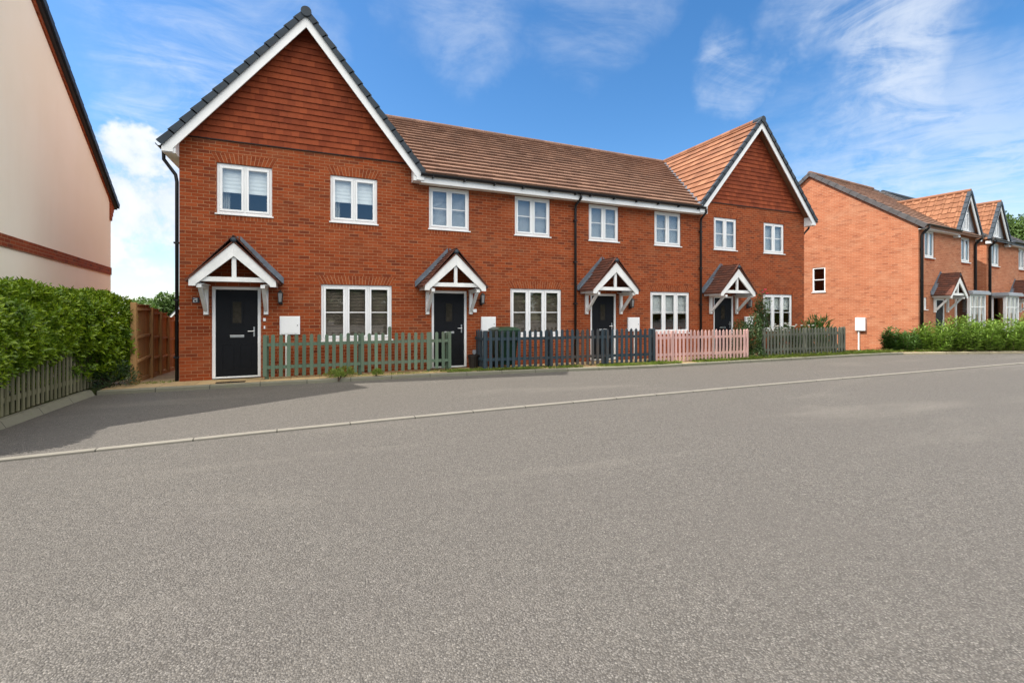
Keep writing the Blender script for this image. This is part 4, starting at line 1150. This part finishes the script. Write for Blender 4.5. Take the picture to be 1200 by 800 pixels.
# ------------------------------------------------------------------ brown panel fence down the passage
def panel_fence():
    base = (-3.6, 11.84, 0)
    H = thing('panel_fence', 'brown close-board fence stepping down the passage beside the first house', 'fence', base)
    ln = lambda y: -3.6-.119*(y-12)
    ys = [11.84, 13.68, 14.9, 16.2, 17.74, 19.5]; zt = [1.66, 1.57, 1.47, 1.33, 1.17, 1.05]; gz = lambda y: -.06*(y-12) if y > 12 else 0
    for i in range(5):
        y0, y1 = ys[i], ys[i+1]; x0, x1 = ln(y0), ln(y1); zb0, zb1 = gz(y0)-.05, gz(y1)-.05; t = zt[i]
        bd = MB(); th = .02
        L = math.hypot(x1-x0, y1-y0)
        for s in (0, 1):
            a = [(x0-.03-s*th, y0, zb0+.15), (x1-.03-s*th, y1, zb1+.15), (x1-.03-s*th, y1, t), (x0-.03-s*th, y0, t)]
            bd.face(a if s == 0 else a[::-1], [(i*5, zb0), (i*5+L, zb0), (i*5+L, t), (i*5, t)][::1 if s == 0 else -1])
        bd.face([(x0-.03, y0, t), (x1-.03, y1, t), (x1-.03-th, y1, t), (x0-.03-th, y0, t)])
        p = bd.build('board_panel', M['boards'], H, base)
        gb = MB(); gb.beam((x0-.02, y0+.04, zb0+.07), (x1-.02, y1-.04, zb1+.07), .04, .15); gb.build('gravel_board', M['timber'], H, base)
        rl = MB()
        for hz in (t-.09, (t+zb0)/2+.16, (t+zb0)/2-.36):
            rl.beam((x0-.005, y0+.05, hz), (x1-.005, y1-.05, hz), .045, .05)
        ym, xm = (y0+y1)/2, (x0+x1)/2
        rl.build('rail', M['timber'], H, base)
        c = MB(); c.beam((x0-.03, y0, t+.012), (x1-.03, y1, t+.012), .06, .022); c.build('capping', M['timber'], H, base)
        ps = MB(); ps.box((x0-.05, y0-.045, gz(y0)-.1), (x0+.045, y0+.045, t+.05)); ps.build('post', M['timber'], H, base, bevel=.005)
panel_fence()

# ------------------------------------------------------------------ bin, pot
def wheelie_bin(x, y):
    H = thing('wheelie_bin', 'dark green wheelie bin behind the near end of the blue fence', 'bin', (x, y, 0)); o = (x, y, 0)
    b = MB(); v = []
    for z, w, d in ((.10, .22, .25), (.95, .29, .34), (1.0, .30, .35)):
        v += [(x-w, y-d, z), (x+w, y-d, z), (x+w, y+d, z), (x-w, y+d, z)]
    f = [(3, 2, 1, 0), (8, 9, 10, 11)]
    for k in (0, 4):
        for i in range(4): f.append((k+i, k+(i+1) % 4, k+4+(i+1) % 4, k+4+i))
    b.solid(v, f); b.build('bin_body', M['bin'], H, o, bevel=.02)
    l = MB(); v = []
    for z, w, d in ((1.002, .32, .37), (1.05, .32, .37), (1.105, .22, .26)): v += [(x-w, y-d, z), (x+w, y-d, z), (x+w, y+d, z), (x-w, y+d, z)]
    l.solid(v, f); l.tube([(x-.25, y+.41, 1.0), (x+.25, y+.41, 1.0)], .018, 8); l.build('lid', M['bin'], H, o, bevel=.015)
    for s in (-1, 1):
        w = MB(); w.tube([(x+s*.2, y+.24, .10), (x+s*.26, y+.24, .10)], .10, 16); w.build('wheel', M['black'], H, o)
wheelie_bin(4.62, 11.46)
m = MB(); v = []
for z, r in ((0, .12), (.30, .155), (.33, .165), (.33, .145), (.29, .14)):
    pass
def pot(x, y, label, r=.15, h=.36):
    P = thing('plant_pot', label, 'plant pot', (x, y, 0)); m = MB(); n = 14; v = []; f = []
    prof = [(r*.72, 0), (r*.98, h*.88), (r*1.08, h*.88), (r*1.08, h), (r*.92, h), (r*.9, h*.85)]
    for q, z in prof:
        for k in range(n): v.append((x+q*math.cos(2*math.pi*k/n), y+q*math.sin(2*math.pi*k/n), z+.002))
    for i in range(len(prof)-1):
        for k in range(n): f.append((i*n+k, i*n+(k+1) % n, (i+1)*n+(k+1) % n, (i+1)*n+k))
    f.append(tuple(range(n-1, -1, -1))); m.solid(v, f); m.build('pot_body', M['pot'], P, (x, y, 0))
    s = MB(); s.solid([(x+.9*r*math.cos(2*math.pi*k/n), y+.9*r*math.sin(2*math.pi*k/n), h*.86) for k in range(n)], [tuple(range(n))]); s.build('soil', M['soil'], P, (x, y, 0))
pot(4.02-.22, 11.62, 'dark tapered plant pot by the second door, at the blue fence end')

# ------------------------------------------------------------------ vegetation
def hedge():
    H = thing('hedge', 'tall glossy green hedge spilling over the fence before the cream house', 'hedge', (-4.7, 7.5, 0))
    n = 6800
    fs = nrng.random(n); P = np.zeros((n, 3)); Nn = np.zeros((n, 3))
    y = nrng.uniform(2.6, 12.05, n)
    def wob(a, b, s): return np.sin(a*2.1+s)*.5+np.sin(a*4.7+b*3.1+s*2)*.3+np.sin(b*5.3+a*1.3+s)*.3
    top = 1.87+.07*wob(y, y, 1.0)-.012*(y-7)-.95*np.clip((7.5-y)/.5, 0, 1)
    z = np.where(fs < .58, .22+(top-.22)*nrng.random(n)**.75, 0)
    bulge = np.clip((z-.50-.12*np.sin(y*1.9+.6)-.10*np.sin(y*4.3))/.35, 0, 1)
    endb = np.clip((y-10.3)/1.4, 0, 1)
    front = -4.24+.29*bulge+(.10+.24*(1-bulge))*endb+.16*endb-.34*np.clip((z-1.3)/.5, 0, 1)**2+.07*wob(y, z, 3.0)
    dep = nrng.exponential(.11, n)
    # front face
    mk = fs < .58
    P[mk] = np.stack([front-dep, y, z], 1)[mk]; Nn[mk] = (1, 0, .15)
    # top
    mt = (fs >= .58) & (fs < .90)
    x2 = nrng.uniform(-5.15, -4.08, n)+.2*endb; tz = top-dep*.8-.28*np.clip((x2+4.3-.2*endb)/.35, 0, 1)**2
    P[mt] = np.stack([x2, y, tz], 1)[mt]; Nn[mt] = (.15, 0, 1)
    # far end by the passage
    me = fs >= .90
    x3 = nrng.uniform(-5.0, -3.72, n); z3 = nrng.uniform(.1, 1.74, n)
    P[me] = np.stack([x3, 12.05+.06*wob(x3, z3, 2.)-dep, z3], 1)[me]; Nn[me] = (.2, 1, .2)
    A = Nn*.75+rdir(n)*.55+np.array([0, 0, .55]); A /= np.linalg.norm(A, axis=1, keepdims=True)
    ref = rdir(n); X_ = np.cross(A, ref); X_ /= np.linalg.norm(X_, axis=1, keepdims=True); Y_ = np.cross(A, X_)
    PP, DD, UU, LL, WW = [], [], [], [], []
    size = nrng.uniform(.75, 1.25, n)
    for k in range(9):
        ang = k*2.4+nrng.uniform(-.3, .3, n); el = .25+.10*k+nrng.uniform(-.12, .12, n)
        rad = np.cos(ang)[:, None]*X_+np.sin(ang)[:, None]*Y_
        dirs = rad*np.cos(el)[:, None]+A*np.sin(el)[:, None]
        PP.append(P+A*(.014*k)); DD.append(dirs); UU.append(A-dirs*np.sum(A*dirs, 1, keepdims=True)+rdir(n)*.15)
        LL.append(size*nrng.uniform(.085, .125, n)*(1-.03*k)); WW.append(size*nrng.uniform(.040, .056, n)*(1-.03*k))
    leaf_mesh('foliage', np.concatenate(PP), np.concatenate(DD), np.concatenate(UU), np.concatenate(LL), np.concatenate(WW), M['hedge_leaf'], H, (-4.7, 7.5, 0), .12)
    # top sprays
    pts = []; dd = []
    for i in range(150):
        yy = rng.uniform(7.6, 11.7); xx = rng.uniform(-4.9, -4.35); h = rng.uniform(.05, .16) if i < 130 else rng.uniform(.18, .28)
        if i >= 130: yy = rng.uniform(10.7, 11.7)
        for k in range(7):
            a = rng.uniform(0, 6.28); pts.append((xx, yy, 1.76-.012*(yy-7)+h*(k/6))); dd.append((math.cos(a), math.sin(a), .8))
    pts = np.array(pts); dd = np.array(dd); m_ = len(pts)
    leaf_mesh('new_shoots', pts, dd, np.tile((0, 0, 1.0), (m_, 1))+rdir(m_)*.3, nrng.uniform(.08, .12, m_), nrng.uniform(.03, .045, m_), M['hedge_leaf'], H, (-4.7, 7.5, 0), .15)
    st = MB()
    for i in range(60):
        yy = 2.8+i*.15; x_ = -4.6+rng.uniform(-.2, .2)
        st.tube([(x_, yy, -.02), (x_+rng.uniform(-.1, .1), yy+rng.uniform(-.1, .1), .7), (x_+rng.uniform(-.3, .3), yy+rng.uniform(-.2, .2), 1.5)], [.022, .016, .006], 6)
    st.build('stems', M['bark'], H, (-4.7, 7.5, 0))
hedge()

def shrub(name, label, cat, x, y, rx, ry, h, n, mat, L=(.06, .12), W=(.02, .04), up=.5, base=0.0, group=None, flowers=None, dense=.35, stems=8):
    H = thing(name, label, cat, (x, y, base), 0, group); o = (x, y, base)
    u = rdir(n); u[:, 2] = np.abs(u[:, 2])*1.0
    lob = 1+.16*np.sin(u[:, 0]*5+x)+.16*np.sin(u[:, 1]*6+y*2)+.14*np.sin(u[:, 2]*8+x*3)
    rad = (1-dense*nrng.random(n)**1.6)*lob
    P = np.stack([x+u[:, 0]*rx*rad, y+u[:, 1]*ry*rad, base+.03+u[:, 2]*h*rad*.92], 1)
    D = u*.7+rdir(n)*.6+np.array([0, 0, up]); nn = u+rdir(n)*.5+np.array([0, 0, .4])
    leaf_mesh('foliage', P, D, nn, nrng.uniform(*L, n), nrng.uniform(*W, n), mat, H, o, .15)
    st = MB()
    for i in range(stems):
        a = rng.uniform(0, 6.28); st.tube([(x+rng.uniform(-.05, .05), y+rng.uniform(-.05, .05), base-.05), (x+math.cos(a)*rx*.3, y+math.sin(a)*ry*.3, base+h*.4), (x+math.cos(a)*rx*.6, y+math.sin(a)*ry*.6, base+h*.75)], [.014, .01, .004], 6)
    st.build('stems', M['bark'], H, o)
    if flowers:
        fm, pts = flowers
        for p in pts:
            f = MB(); c = Vector(p)
            for k in range(9):
                a = k*2.4; t = .25+.6*k/9; d = Vector((math.cos(a)*t, math.sin(a)*t, .55)).normalized(); s = d.cross(Vector((0, 0, 1))).normalized(); r = .032
                f.solid([tuple(c), tuple(c+d*r+s*r*.8), tuple(c+d*r*1.9+Vector((0, 0, .01))), tuple(c+d*r-s*r*.8)], [(0, 1, 2, 3)])
            f.build('flower', fm, H, o)
    return H
shrub('shrub', 'dark ragged bush at the passage corner, between hedge and brown fence', 'shrub', -3.98, 11.62, .42, .42, 1.05, 3600, M['dark_leaf'], (.04, .09), (.012, .026), .3)
shrub('shrub', 'dark green bush filling the gap between pink and grey fences', 'shrub', 13.2, 10.95, .62, .5, 1.25, 4200, M['dark_leaf'], (.05, .1), (.02, .04), .3)
def rose():
    x, y = 14.15, 11.15
    H = thing('climbing_rose', 'tall slender rose with pink blooms rising beside the last ground-floor window', 'rose', (x, y, 0)); o = (x, y, 0)
    st = MB(); P = []
    for i in range(7):
        a = rng.uniform(0, 6.28); r = rng.uniform(.05, .2); h = rng.uniform(1.6, 2.4)
        pts = [(x, y, 0), (x+r*.5*math.cos(a), y+r*.5*math.sin(a), h*.5), (x+r*math.cos(a), y+r*math.sin(a), h)]
        st.tube(pts, [.012, .009, .004], 6)
        for k in range(230):
            s = rng.uniform(.35, 1); P.append((x+r*s*math.cos(a)+rng.gauss(0, .09), y+r*s*math.sin(a)+rng.gauss(0, .09), h*s+rng.gauss(0, .06)))
    st.build('stems', M['bark'], H, o)
    P = np.array(P); n = len(P)
    leaf_mesh('foliage', P, rdir(n)+np.array([0, 0, .2]), rdir(n)+np.array([0, -.3, .7]), nrng.uniform(.05, .09, n), nrng.uniform(.03, .05, n), M['dark_leaf'], H, o, .1)
    for p in ((x+.02, y-.1, 2.25), (x+.13, y-.05, 2.27), (x-.05, y-.08, 2.16), (x+.08, y-.15, 2.12)):
        f = MB(); c = Vector(p)
        for k in range(14):
            a = k*2.4; t = .15+.8*k/14; d = Vector((math.cos(a)*t, math.sin(a)*t, .6)).normalized(); s = d.cross(Vector((0, 0, 1))).normalized(); r = .035
            f.solid([tuple(c), tuple(c+d*r+s*r*.8), tuple(c+d*r*1.9), tuple(c+d*r-s*r*.8)], [(0, 1, 2, 3)])
        f.build('flower', M['pink_petal'], H, o)
rose()
wf = [(14.55+rng.uniform(0, 1.9), 10.9+rng.uniform(-.1, .3), .98+rng.uniform(-.02, .12)) for i in range(16)]
shrub('rose_bush', 'low bush dotted with white roses behind the grey picket fence', 'rose', 15.5, 11.1, 1.1, .4, .95, 4200, M['dark_leaf'], (.05, .09), (.025, .045), .3, flowers=(M['white_petal'], wf))
shrub('fern', 'spiky green plant showing above the right end of the grey fence', 'plant', 17.1, 11.2, .5, .45, 1.15, 700, M['deep_leaf'], (.22, .36), (.03, .05), .5)

def strap_plant(label, x, y, rad, h, n, mat, base, name='garden_shrub', wid=(.028, .055), group='shrubs in the bed before the far houses'):
    """many leafy upright stems, each with pairs of long narrow leaves"""
    H = thing(name, label, 'shrub', (x, y, base), 0, group); o = (x, y, base)
    P, D = [], []; st = MB()
    for i in range(n):
        a = rng.uniform(0, 6.28); r = rad*math.sqrt(rng.random()); lean = rng.uniform(.05, .35); hh = h*rng.uniform(.45, 1.2)*(1-.35*(r/rad)**2)
        bx, by = x+r*.75*math.cos(a), y+r*.75*math.sin(a); tx, ty = bx+lean*math.cos(a)*h*.6, by+lean*math.sin(a)*h*.6
        st.tube([(bx, by, base-.03), ((bx*2+tx)/3, (by*2+ty)/3, base+hh*.5), (tx, ty, base+hh)], [.007, .006, .002], 5)
        for k in range(30):
            s = .12+.88*k/29; b = k*2.4+rng.uniform(-.3, .3)
            P.append((bx+(tx-bx)*s*s, by+(ty-by)*s*s, base+hh*s)); D.append((math.cos(b), math.sin(b), rng.uniform(.25, 1.0)+.6*(s > .9)))
    P = np.array(P); D = np.array(D); m = len(P)
    leaf_mesh('foliage', P, D, np.tile((0, 0, 1.), (m, 1))+rdir(m)*.25, nrng.uniform(.12, .26, m), nrng.uniform(*wid, m), mat, H, o, .25)
    st.build('stems', M['bark'], H, o)
strap_plant('dark rounded bush nearest the white meter box on the far house', 20.95, 10.45, .62, .85, 75, M['deep_leaf'], -.06)
strap_plant('leafy bush right of the dark rounded one, under the far house corner', 22.1, 9.95, .6, 1.0, 70, M['shrub_leaf'], -.05)
strap_plant('bright leafy bush below the far house porch', 23.05, 9.55, .62, 1.2, 75, M['shrub_leaf'], -.04)
strap_plant('bright tall bush in front of the first bay window', 24.05, 9.25, .62, 1.15, 75, M['shrub_leaf'], -.04)
strap_plant('bright spreading bush at the right edge before the second bay', 25.1, 8.95, .66, 1.25, 80, M['shrub_leaf'], -.04)
strap_plant('bright tall bush outermost along the kerb to the right', 26.2, 8.6, .66, 1.2, 80, M['shrub_leaf'], -.04)

# small bin-like planters by the second bay
for i, (x, y, lb) in enumerate(((29.2, 9.55, 'navy blue wheelie bin half hidden by bushes under the second bay'),)):
    H = thing('wheelie_bin', lb, 'bin', (x, y, -.2)); o = (x, y, -.2)
    b = MB(); b.solid([(x-.24, y-.28, -.2), (x+.24, y-.28, -.2), (x+.24, y+.28, -.2), (x-.24, y+.28, -.2), (x-.3, y-.36, .92), (x+.3, y-.36, .92), (x+.3, y+.36, .92), (x-.3, y+.36, .92)],
                     [(3, 2, 1, 0), (4, 5, 6, 7), (0, 1, 5, 4), (1, 2, 6, 5), (2, 3, 7, 6), (3, 0, 4, 7)])
    mm = material('navy_plastic', plain((.02, .035, .06), .15), .4, .4); b.build('bin_body', mm, H, o, bevel=.02)
    l = MB(); l.box((x-.32, y-.38, .925), (x+.32, y+.38, .98)); l.build('lid', mm, H, o, bevel=.02)

# grass and weeds along the kerb
def grass_strip():
    P, D, L, W = [], [], [], []
    def tuft(x, y, n, h, sp):
        for k in range(n):
            a = rng.uniform(0, 6.28); r = abs(rng.gauss(0, sp)); P.append((x+r*math.cos(a), y+r*math.sin(a)*.6, -.002)); D.append((math.cos(a)*.6, math.sin(a)*.6, rng.uniform(.5, 1.3))); L.append(rng.uniform(.4, 1)*h); W.append(rng.uniform(.008, .018))
    kb = lambda x: np.interp(x, [p[0] for p in KB], [p[1] for p in KB])
    for i in range(3800):
        x = rng.uniform(2.2, 19.2); dn = .5+.5*math.sin(x*1.7)+.35*math.sin(x*4.1+1)
        if rng.random() > dn*.9+.12: continue
        tuft(x, kb(x)+.13+rng.random()**1.4*.42, rng.randint(7, 13), rng.uniform(.04, .12)*(1.4 if x > 9 else 1), .05)
    for i in range(120):
        tuft(rng.uniform(.2, 3.4), 11.3+rng.uniform(-.1, .15), 5, .05, .04)
    for i in range(260):
        x = rng.uniform(12.8, 19.8); tuft(x, kb(x)+rng.uniform(.08, .45), 9, rng.uniform(.07, .26), .07)
    for i in range(420):
        x = rng.uniform(18.6, 27); tuft(x, kb(x)+rng.uniform(.14, .7), 7, rng.uniform(.06, .2), .08)
    for i in range(90): tuft(rng.uniform(-3.6, -2.9), rng.uniform(11.75, 12.1), 3, .04, .03)
    n = len(P); leaf_mesh('grass', P, np.array(D), np.tile((0, 0, 1.), (n, 1))+rdir(n)*.3, np.array(L), np.array(W), M['grass'], None, (0, 0, 0), .25)['kind'] = 'stuff'
grass_strip()
for x, y, r, h, lb in ((.48, 11.22, .34, .17, 'largest green weed clump on the path below the green fence'), (1.25, 11.08, .12, .13, 'small weed on the kerb edge right of the larger clump'), (.42, 10.99, .10, .10, 'little weed hanging over the kerb face below the larger clump')):
    shrub('weed', lb, 'weed', x, y, r, r*.5, h, int(500*r/.3)+80, M['grass'], (.04, .1), (.006, .014), .9, 0, 'weeds by the kerb', stems=3)

# ------------------------------------------------------------------ distant trees and roof
def tree(label, x, y, zb, h, r, n, mat, cat='tree', group='trees beyond the houses'):
    H = thing('tree', label, cat, (x, y, zb), 0, group); o = (x, y, zb)
    t = MB(); t.tube([(x, y, zb), (x+.1, y, zb+h*.35), (x-.1, y+.1, zb+h*.8)], [r*.09, r*.065, r*.02], 9)
    cl = []
    for i in range(26):
        u = rdir(1)[0]; c = np.array([x+u[0]*r*.72, y+u[1]*r*.72, zb+h*.62+u[2]*h*.30]); cl.append((c, r*rng.uniform(.25, .42)))
        t.tube([(x, y, zb+h*.35), tuple((np.array([x, y, zb+h*.5])+c)/2), tuple(c)], [r*.035, r*.02, r*.008], 6)
    t.build('trunk', M['bark'], H, o)
    per = n//26; P, N_ = [], []
    for c, rr in cl:
        u = rdir(per); q = c+u*rr*(1-.4*nrng.random((per, 1))**1.5); P.append(q); N_.append(u)
    P = np.concatenate(P); N_ = np.concatenate(N_); m = len(P)
    leaf_mesh('crown', P, N_*.4+rdir(m), N_+rdir(m)*.5+np.array([0, 0, .4]), nrng.uniform(.22, .5, m), nrng.uniform(.14, .28, m), mat, H, o, .1)
def polar(px, d):
    r = (px-600)/532*d; return (.9208*r+.39*d, -.39*r+.9208*d)
for px, d, top, r, lb in ((189, 44, 349, 3.0, 'round green tree showing above the brown fence, left of the first house'), (170, 52, 354, 2.6, 'tree half hidden at the hedge end, in the gap beside the cream house'),
                          (207, 50, 354, 2.6, 'tree behind the small brick outbuilding, against the first house')):
    x, y = polar(px, d); zt = 1.5+(366-top)/532*d; tree(lb, x, y, -3.0, zt+3.0, r, 9000, M['tree_leaf'])
for px, d, top, r, lb in ((1148, 62, 240, 4.2, 'tall tree rising between the two tiled dormer gables'), (1186, 64, 249, 4.6, 'tall tree right of the second tiled dormer gable, left of its neighbour'),
                          (1215, 60, 252, 5.0, 'rightmost tall tree above the dark slate roof')):
    x, y = polar(px, d); zt = 1.5+(366-top)/532*d; tree(lb, x, y, -1.0, zt+1.0, r, 12000, M['tree_leaf'])
P_ = []; N2_ = []
for i in range(46):
    cx_ = -55+i*3.2; c = np.array([cx_+rng.uniform(-1, 1), -38+rng.uniform(-3, 3), 3.0+rng.uniform(-.6, 1.4)]); u = rdir(900)
    P_.append(c+u*np.array([2.9, 2.2, 3.9])*(1-.3*nrng.random((900, 1)))); N2_.append(u)
P_ = np.concatenate(P_); N2_ = np.concatenate(N2_); m_ = len(P_)
struct(leaf_mesh('treeline', P_, N2_*.3+rdir(m_), N2_+rdir(m_)*.4, nrng.uniform(.5, .9, m_), nrng.uniform(.35, .6, m_), M['tree_leaf']), 'stuff')
x, y = polar(222, 36)
ob_ = thing('outbuilding', 'small pink brick outbuilding with white verge, glimpsed above the brown fence', 'outbuilding', (x, y, -3.0), R(-23))
w = MB(); w.prism([(-2.2, 0), (2.2, 0), (2.2, 3.3), (0, 5.6), (-2.2, 3.3)], 'y', 0, 5); w.build('wall', M['far_brick'], ob_)
r = MB()
for s in (-1, 1): r.solid([(0, -.2, 5.75), (0, 5.2, 5.75), (s*2.5, 5.2, 3.15), (s*2.5, -.2, 3.15), (0, -.2, 5.65), (0, 5.2, 5.65), (s*2.5, 5.2, 3.05), (s*2.5, -.2, 3.05)], [(0, 1, 2, 3), (4, 7, 6, 5), (0, 3, 7, 4), (3, 2, 6, 7)])
rf = r.build('roof', M['slate'], ob_)
b = MB()
for s in (-1, 1): b.prism([(0, 5.63), (s*2.45, 3.08), (s*2.45, 2.93), (0, 5.45)][::s], 'y', -.19, -.14)
b.build('barge_board', M['white'], ob_)

for nm, lb, ct in (('road', 'worn grey tarmac road filling the whole foreground', 'road'), ('ground', 'rough soil and grass ground beyond the road and houses', 'ground'),
                   ('kerb', 'grey concrete kerb along the front path of the terrace', 'kerb'), ('kerb_bend', 'pale concrete kerb bending round the planted bed on the right', 'kerb'),
                   ('kerb_garden', 'sloping concrete kerb in front of the fence under the hedge', 'kerb'), ('edging_strip', 'thin pale concrete strip running across the tarmac', 'edging'),
                   ('path', 'buff paved path between the kerb and the terrace fronts', 'path'), ('path_passage', 'sloping path in the side passage by the brown fence', 'path'),
                   ('garden_bed', 'soil and grass bed around the far brick house', 'garden bed'), ('hedge_bed', 'strip of soil under the hedge', 'garden bed'),
                   ('grass', 'ragged grass tufts along the kerb and fence bottoms', 'grass'), ('treeline', 'row of trees across the street reflected in the window glass', 'trees')):
    bpy.data.objects[nm]['label'] = lb; bpy.data.objects[nm]['category'] = ct

# ------------------------------------------------------------------ camera
cam = bpy.data.cameras.new('camera'); co = bpy.data.objects.new('camera', cam); COL.objects.link(co)
cam.sensor_width = 36; cam.lens = 36*532/1200; cam.shift_y = -34/1200; cam.clip_end = 5000; cam.clip_start = .05
co.location = (0, 0, 1.5); co.rotation_euler = (R(90), 0, -math.atan2(.39, .9208)); scene.camera = co

# ------------------------------------------------------------------ sun and sky
SX, SY = -.70, .17
EL = math.atan2(1, math.hypot(SX, SY)); AZ = math.atan2(SX, SY)
sl = bpy.data.lights.new('sun', 'SUN'); so = bpy.data.objects.new('sun', sl); COL.objects.link(so)
sl.energy = 3.3; sl.angle = R(.5); sl.color = (1, .94, .85)
so.rotation_euler = Vector((-SX, -SY, -1)).to_track_quat('-Z', 'Y').to_euler()
so.location = (-20, 6, 30)

W = bpy.data.worlds.new('World'); scene.world = W; W.use_nodes = True
t = NT(W.node_tree); t.n.clear()
out = t.new('ShaderNodeOutputWorld'); bg = t.new('ShaderNodeBackground'); t.l.new(bg.outputs[0], out.inputs[0])
sky = t.new('ShaderNodeTexSky', sky_type='NISHITA', sun_disc=False, sun_elevation=EL, sun_rotation=AZ, altitude=50, air_density=1.0, dust_density=.6, ozone_density=2.2)
hs = t.new('ShaderNodeHueSaturation', ins={'Saturation': 1.30, 'Value': .78, 'Color': sky.outputs[0]})
d0 = t.new('ShaderNodeTexCoord').outputs['Generated']
def pdir(px, py):
    r = (px-600)/532; u = (366-py)/532; v = Vector((.9208*r+.39, -.39*r+.9208, u)).normalized(); return tuple(v)
wn = t.new('ShaderNodeTexNoise', ins={'Vector': d0, 'Scale': 5.5, 'Detail': 5.0, 'Roughness': .6})
wv = t.new('ShaderNodeVectorMath', operation='SUBTRACT', ins={0: wn.outputs['Color'], 1: (.5, .5, .5)}).outputs[0]
d = t.new('ShaderNodeVectorMath', operation='MULTIPLY_ADD', ins={0: wv, 1: (.26, .26, .26), 2: d0}).outputs[0]
d = t.new('ShaderNodeVectorMath', operation='NORMALIZE', ins={0: d}).outputs[0]
def blob(px, py, rin, rout, src=None):
    dt = t.new('ShaderNodeVectorMath', operation='DOT_PRODUCT', ins={0: d, 1: pdir(px, py)}).outputs['Value']
    return t.ramp(dt, math.cos(R(rout)), math.cos(R(rin)))
sep = t.new('ShaderNodeSeparateXYZ', ins={0: d0})
zc = t.math('MAXIMUM', sep.outputs[2], .06)
pl = t.new('ShaderNodeCombineXYZ', ins={0: t.math('DIVIDE', sep.outputs[0], zc), 1: t.math('DIVIDE', sep.outputs[1], zc), 2: 0.0}).outputs[0]
rot = t.new('ShaderNodeMapping', ins={'Vector': pl, 'Rotation': (0, 0, R(35)), 'Scale': (.8, 1.8, 1)}).outputs[0]
cir = t.noise(rot, 1.3, 9, .62, .9)
cir2 = t.noise(pl, 2.6, 8, .65, 1.0)
colm = t.math('MAXIMUM', t.math('MAXIMUM', blob(1035, 0, 1, 8), blob(1050, 60, 1, 7.5)), t.math('MAXIMUM', blob(1050, 120, 1, 6.5), t.math('MULTIPLY', blob(1085, 205, 2, 15), .75)))
cmask = t.math('MULTIPLY', blob(862, 85, .5, 5.0), .95)
for a in ((545, 25, 0, 9, .55), (225, 45, 2, 10, .9), (165, 145, 1, 5, .8), (330, 15, 1, 8, .6), (1090, 190, 3, 14, .35), (700, 5, 0, 8, .5), (960, 175, 2, 9, .3)):
    cmask = t.math('MAXIMUM', cmask, t.math('MULTIPLY', blob(*a[:4]), a[4]))
wn1 = t.ramp(t.math('ADD', t.math('MULTIPLY', cir, .55), t.math('MULTIPLY', cir2, .45)), .36, .70)
wn2 = t.ramp(t.math('ADD', t.math('MULTIPLY', cir2, .6), t.math('MULTIPLY', t.noise(d0, 7.0, 7, .62, .6), .4)), .30, .62)
wis = t.math('MAXIMUM', t.math('MULTIPLY', wn1, cmask), t.math('MULTIPLY', wn2, t.math('MULTIPLY', colm, 1.05)))
cu3 = t.noise(d0, 11.0, 8, .6, .2); cu4 = t.noise(d0, 26.0, 6, .6)
cq = t.math('ADD', t.math('MULTIPLY', cu3, .7), t.math('MULTIPLY', cu4, .3))
cm2 = t.math('MAXIMUM', t.math('MAXIMUM', blob(160, 205, 1, 7), blob(180, 250, 1, 7)), t.math('MULTIPLY', blob(165, 350, 1, 8), .8))
cum = t.ramp(t.math('ADD', t.math('MULTIPLY', cm2, .42), t.math('MULTIPLY', cq, .9)), .69, .86)
# a bank of unseen bright cloud, added behind camera to light the shaded walls
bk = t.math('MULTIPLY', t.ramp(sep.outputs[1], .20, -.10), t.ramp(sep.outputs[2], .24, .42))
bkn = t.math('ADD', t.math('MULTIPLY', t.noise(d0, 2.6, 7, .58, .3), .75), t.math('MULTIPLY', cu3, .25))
fill_bank = t.math('MULTIPLY', bk, t.ramp(bkn, .36, .50))
low = t.ramp(sep.outputs[2], .0, .26, .5, 0)
haze = t.math('MULTIPLY', low, t.ramp(t.noise(d0, 3.0, 5, .6), .3, .7, .6, 1.0))
skyc = t.mix(t.math('MULTIPLY', haze, .8), hs.outputs[0], c4((3.0, 3.55, 4.15)))
skyc = t.mix(t.math('MULTIPLY', wis, .62), skyc, c4((3.5, 3.75, 4.1)))
skyc = t.mix(t.math('MULTIPLY', cum, .9), skyc, t.mix(t.ramp(cu3, .35, .6), c4((3.1, 3.4, 3.8)), c4((4.05, 4.1, 4.15))))
skyc = t.mix(fill_bank, skyc, t.mix(t.ramp(bkn, .42, .62), c4((10.2, 10.2, 10.0)), c4((16.0, 15.0, 13.2))))
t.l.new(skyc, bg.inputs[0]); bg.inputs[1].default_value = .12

scene.view_settings.view_transform = 'Standard'; scene.view_settings.look = 'None'
scene.view_settings.exposure = 1.15; scene.view_settings.gamma = 1.0; scene.view_settings.use_curve_mapping = False
scene.cycles.max_bounces = 8; scene.cycles.transparent_max_bounces = 12
scene.cycles.use_denoising = True
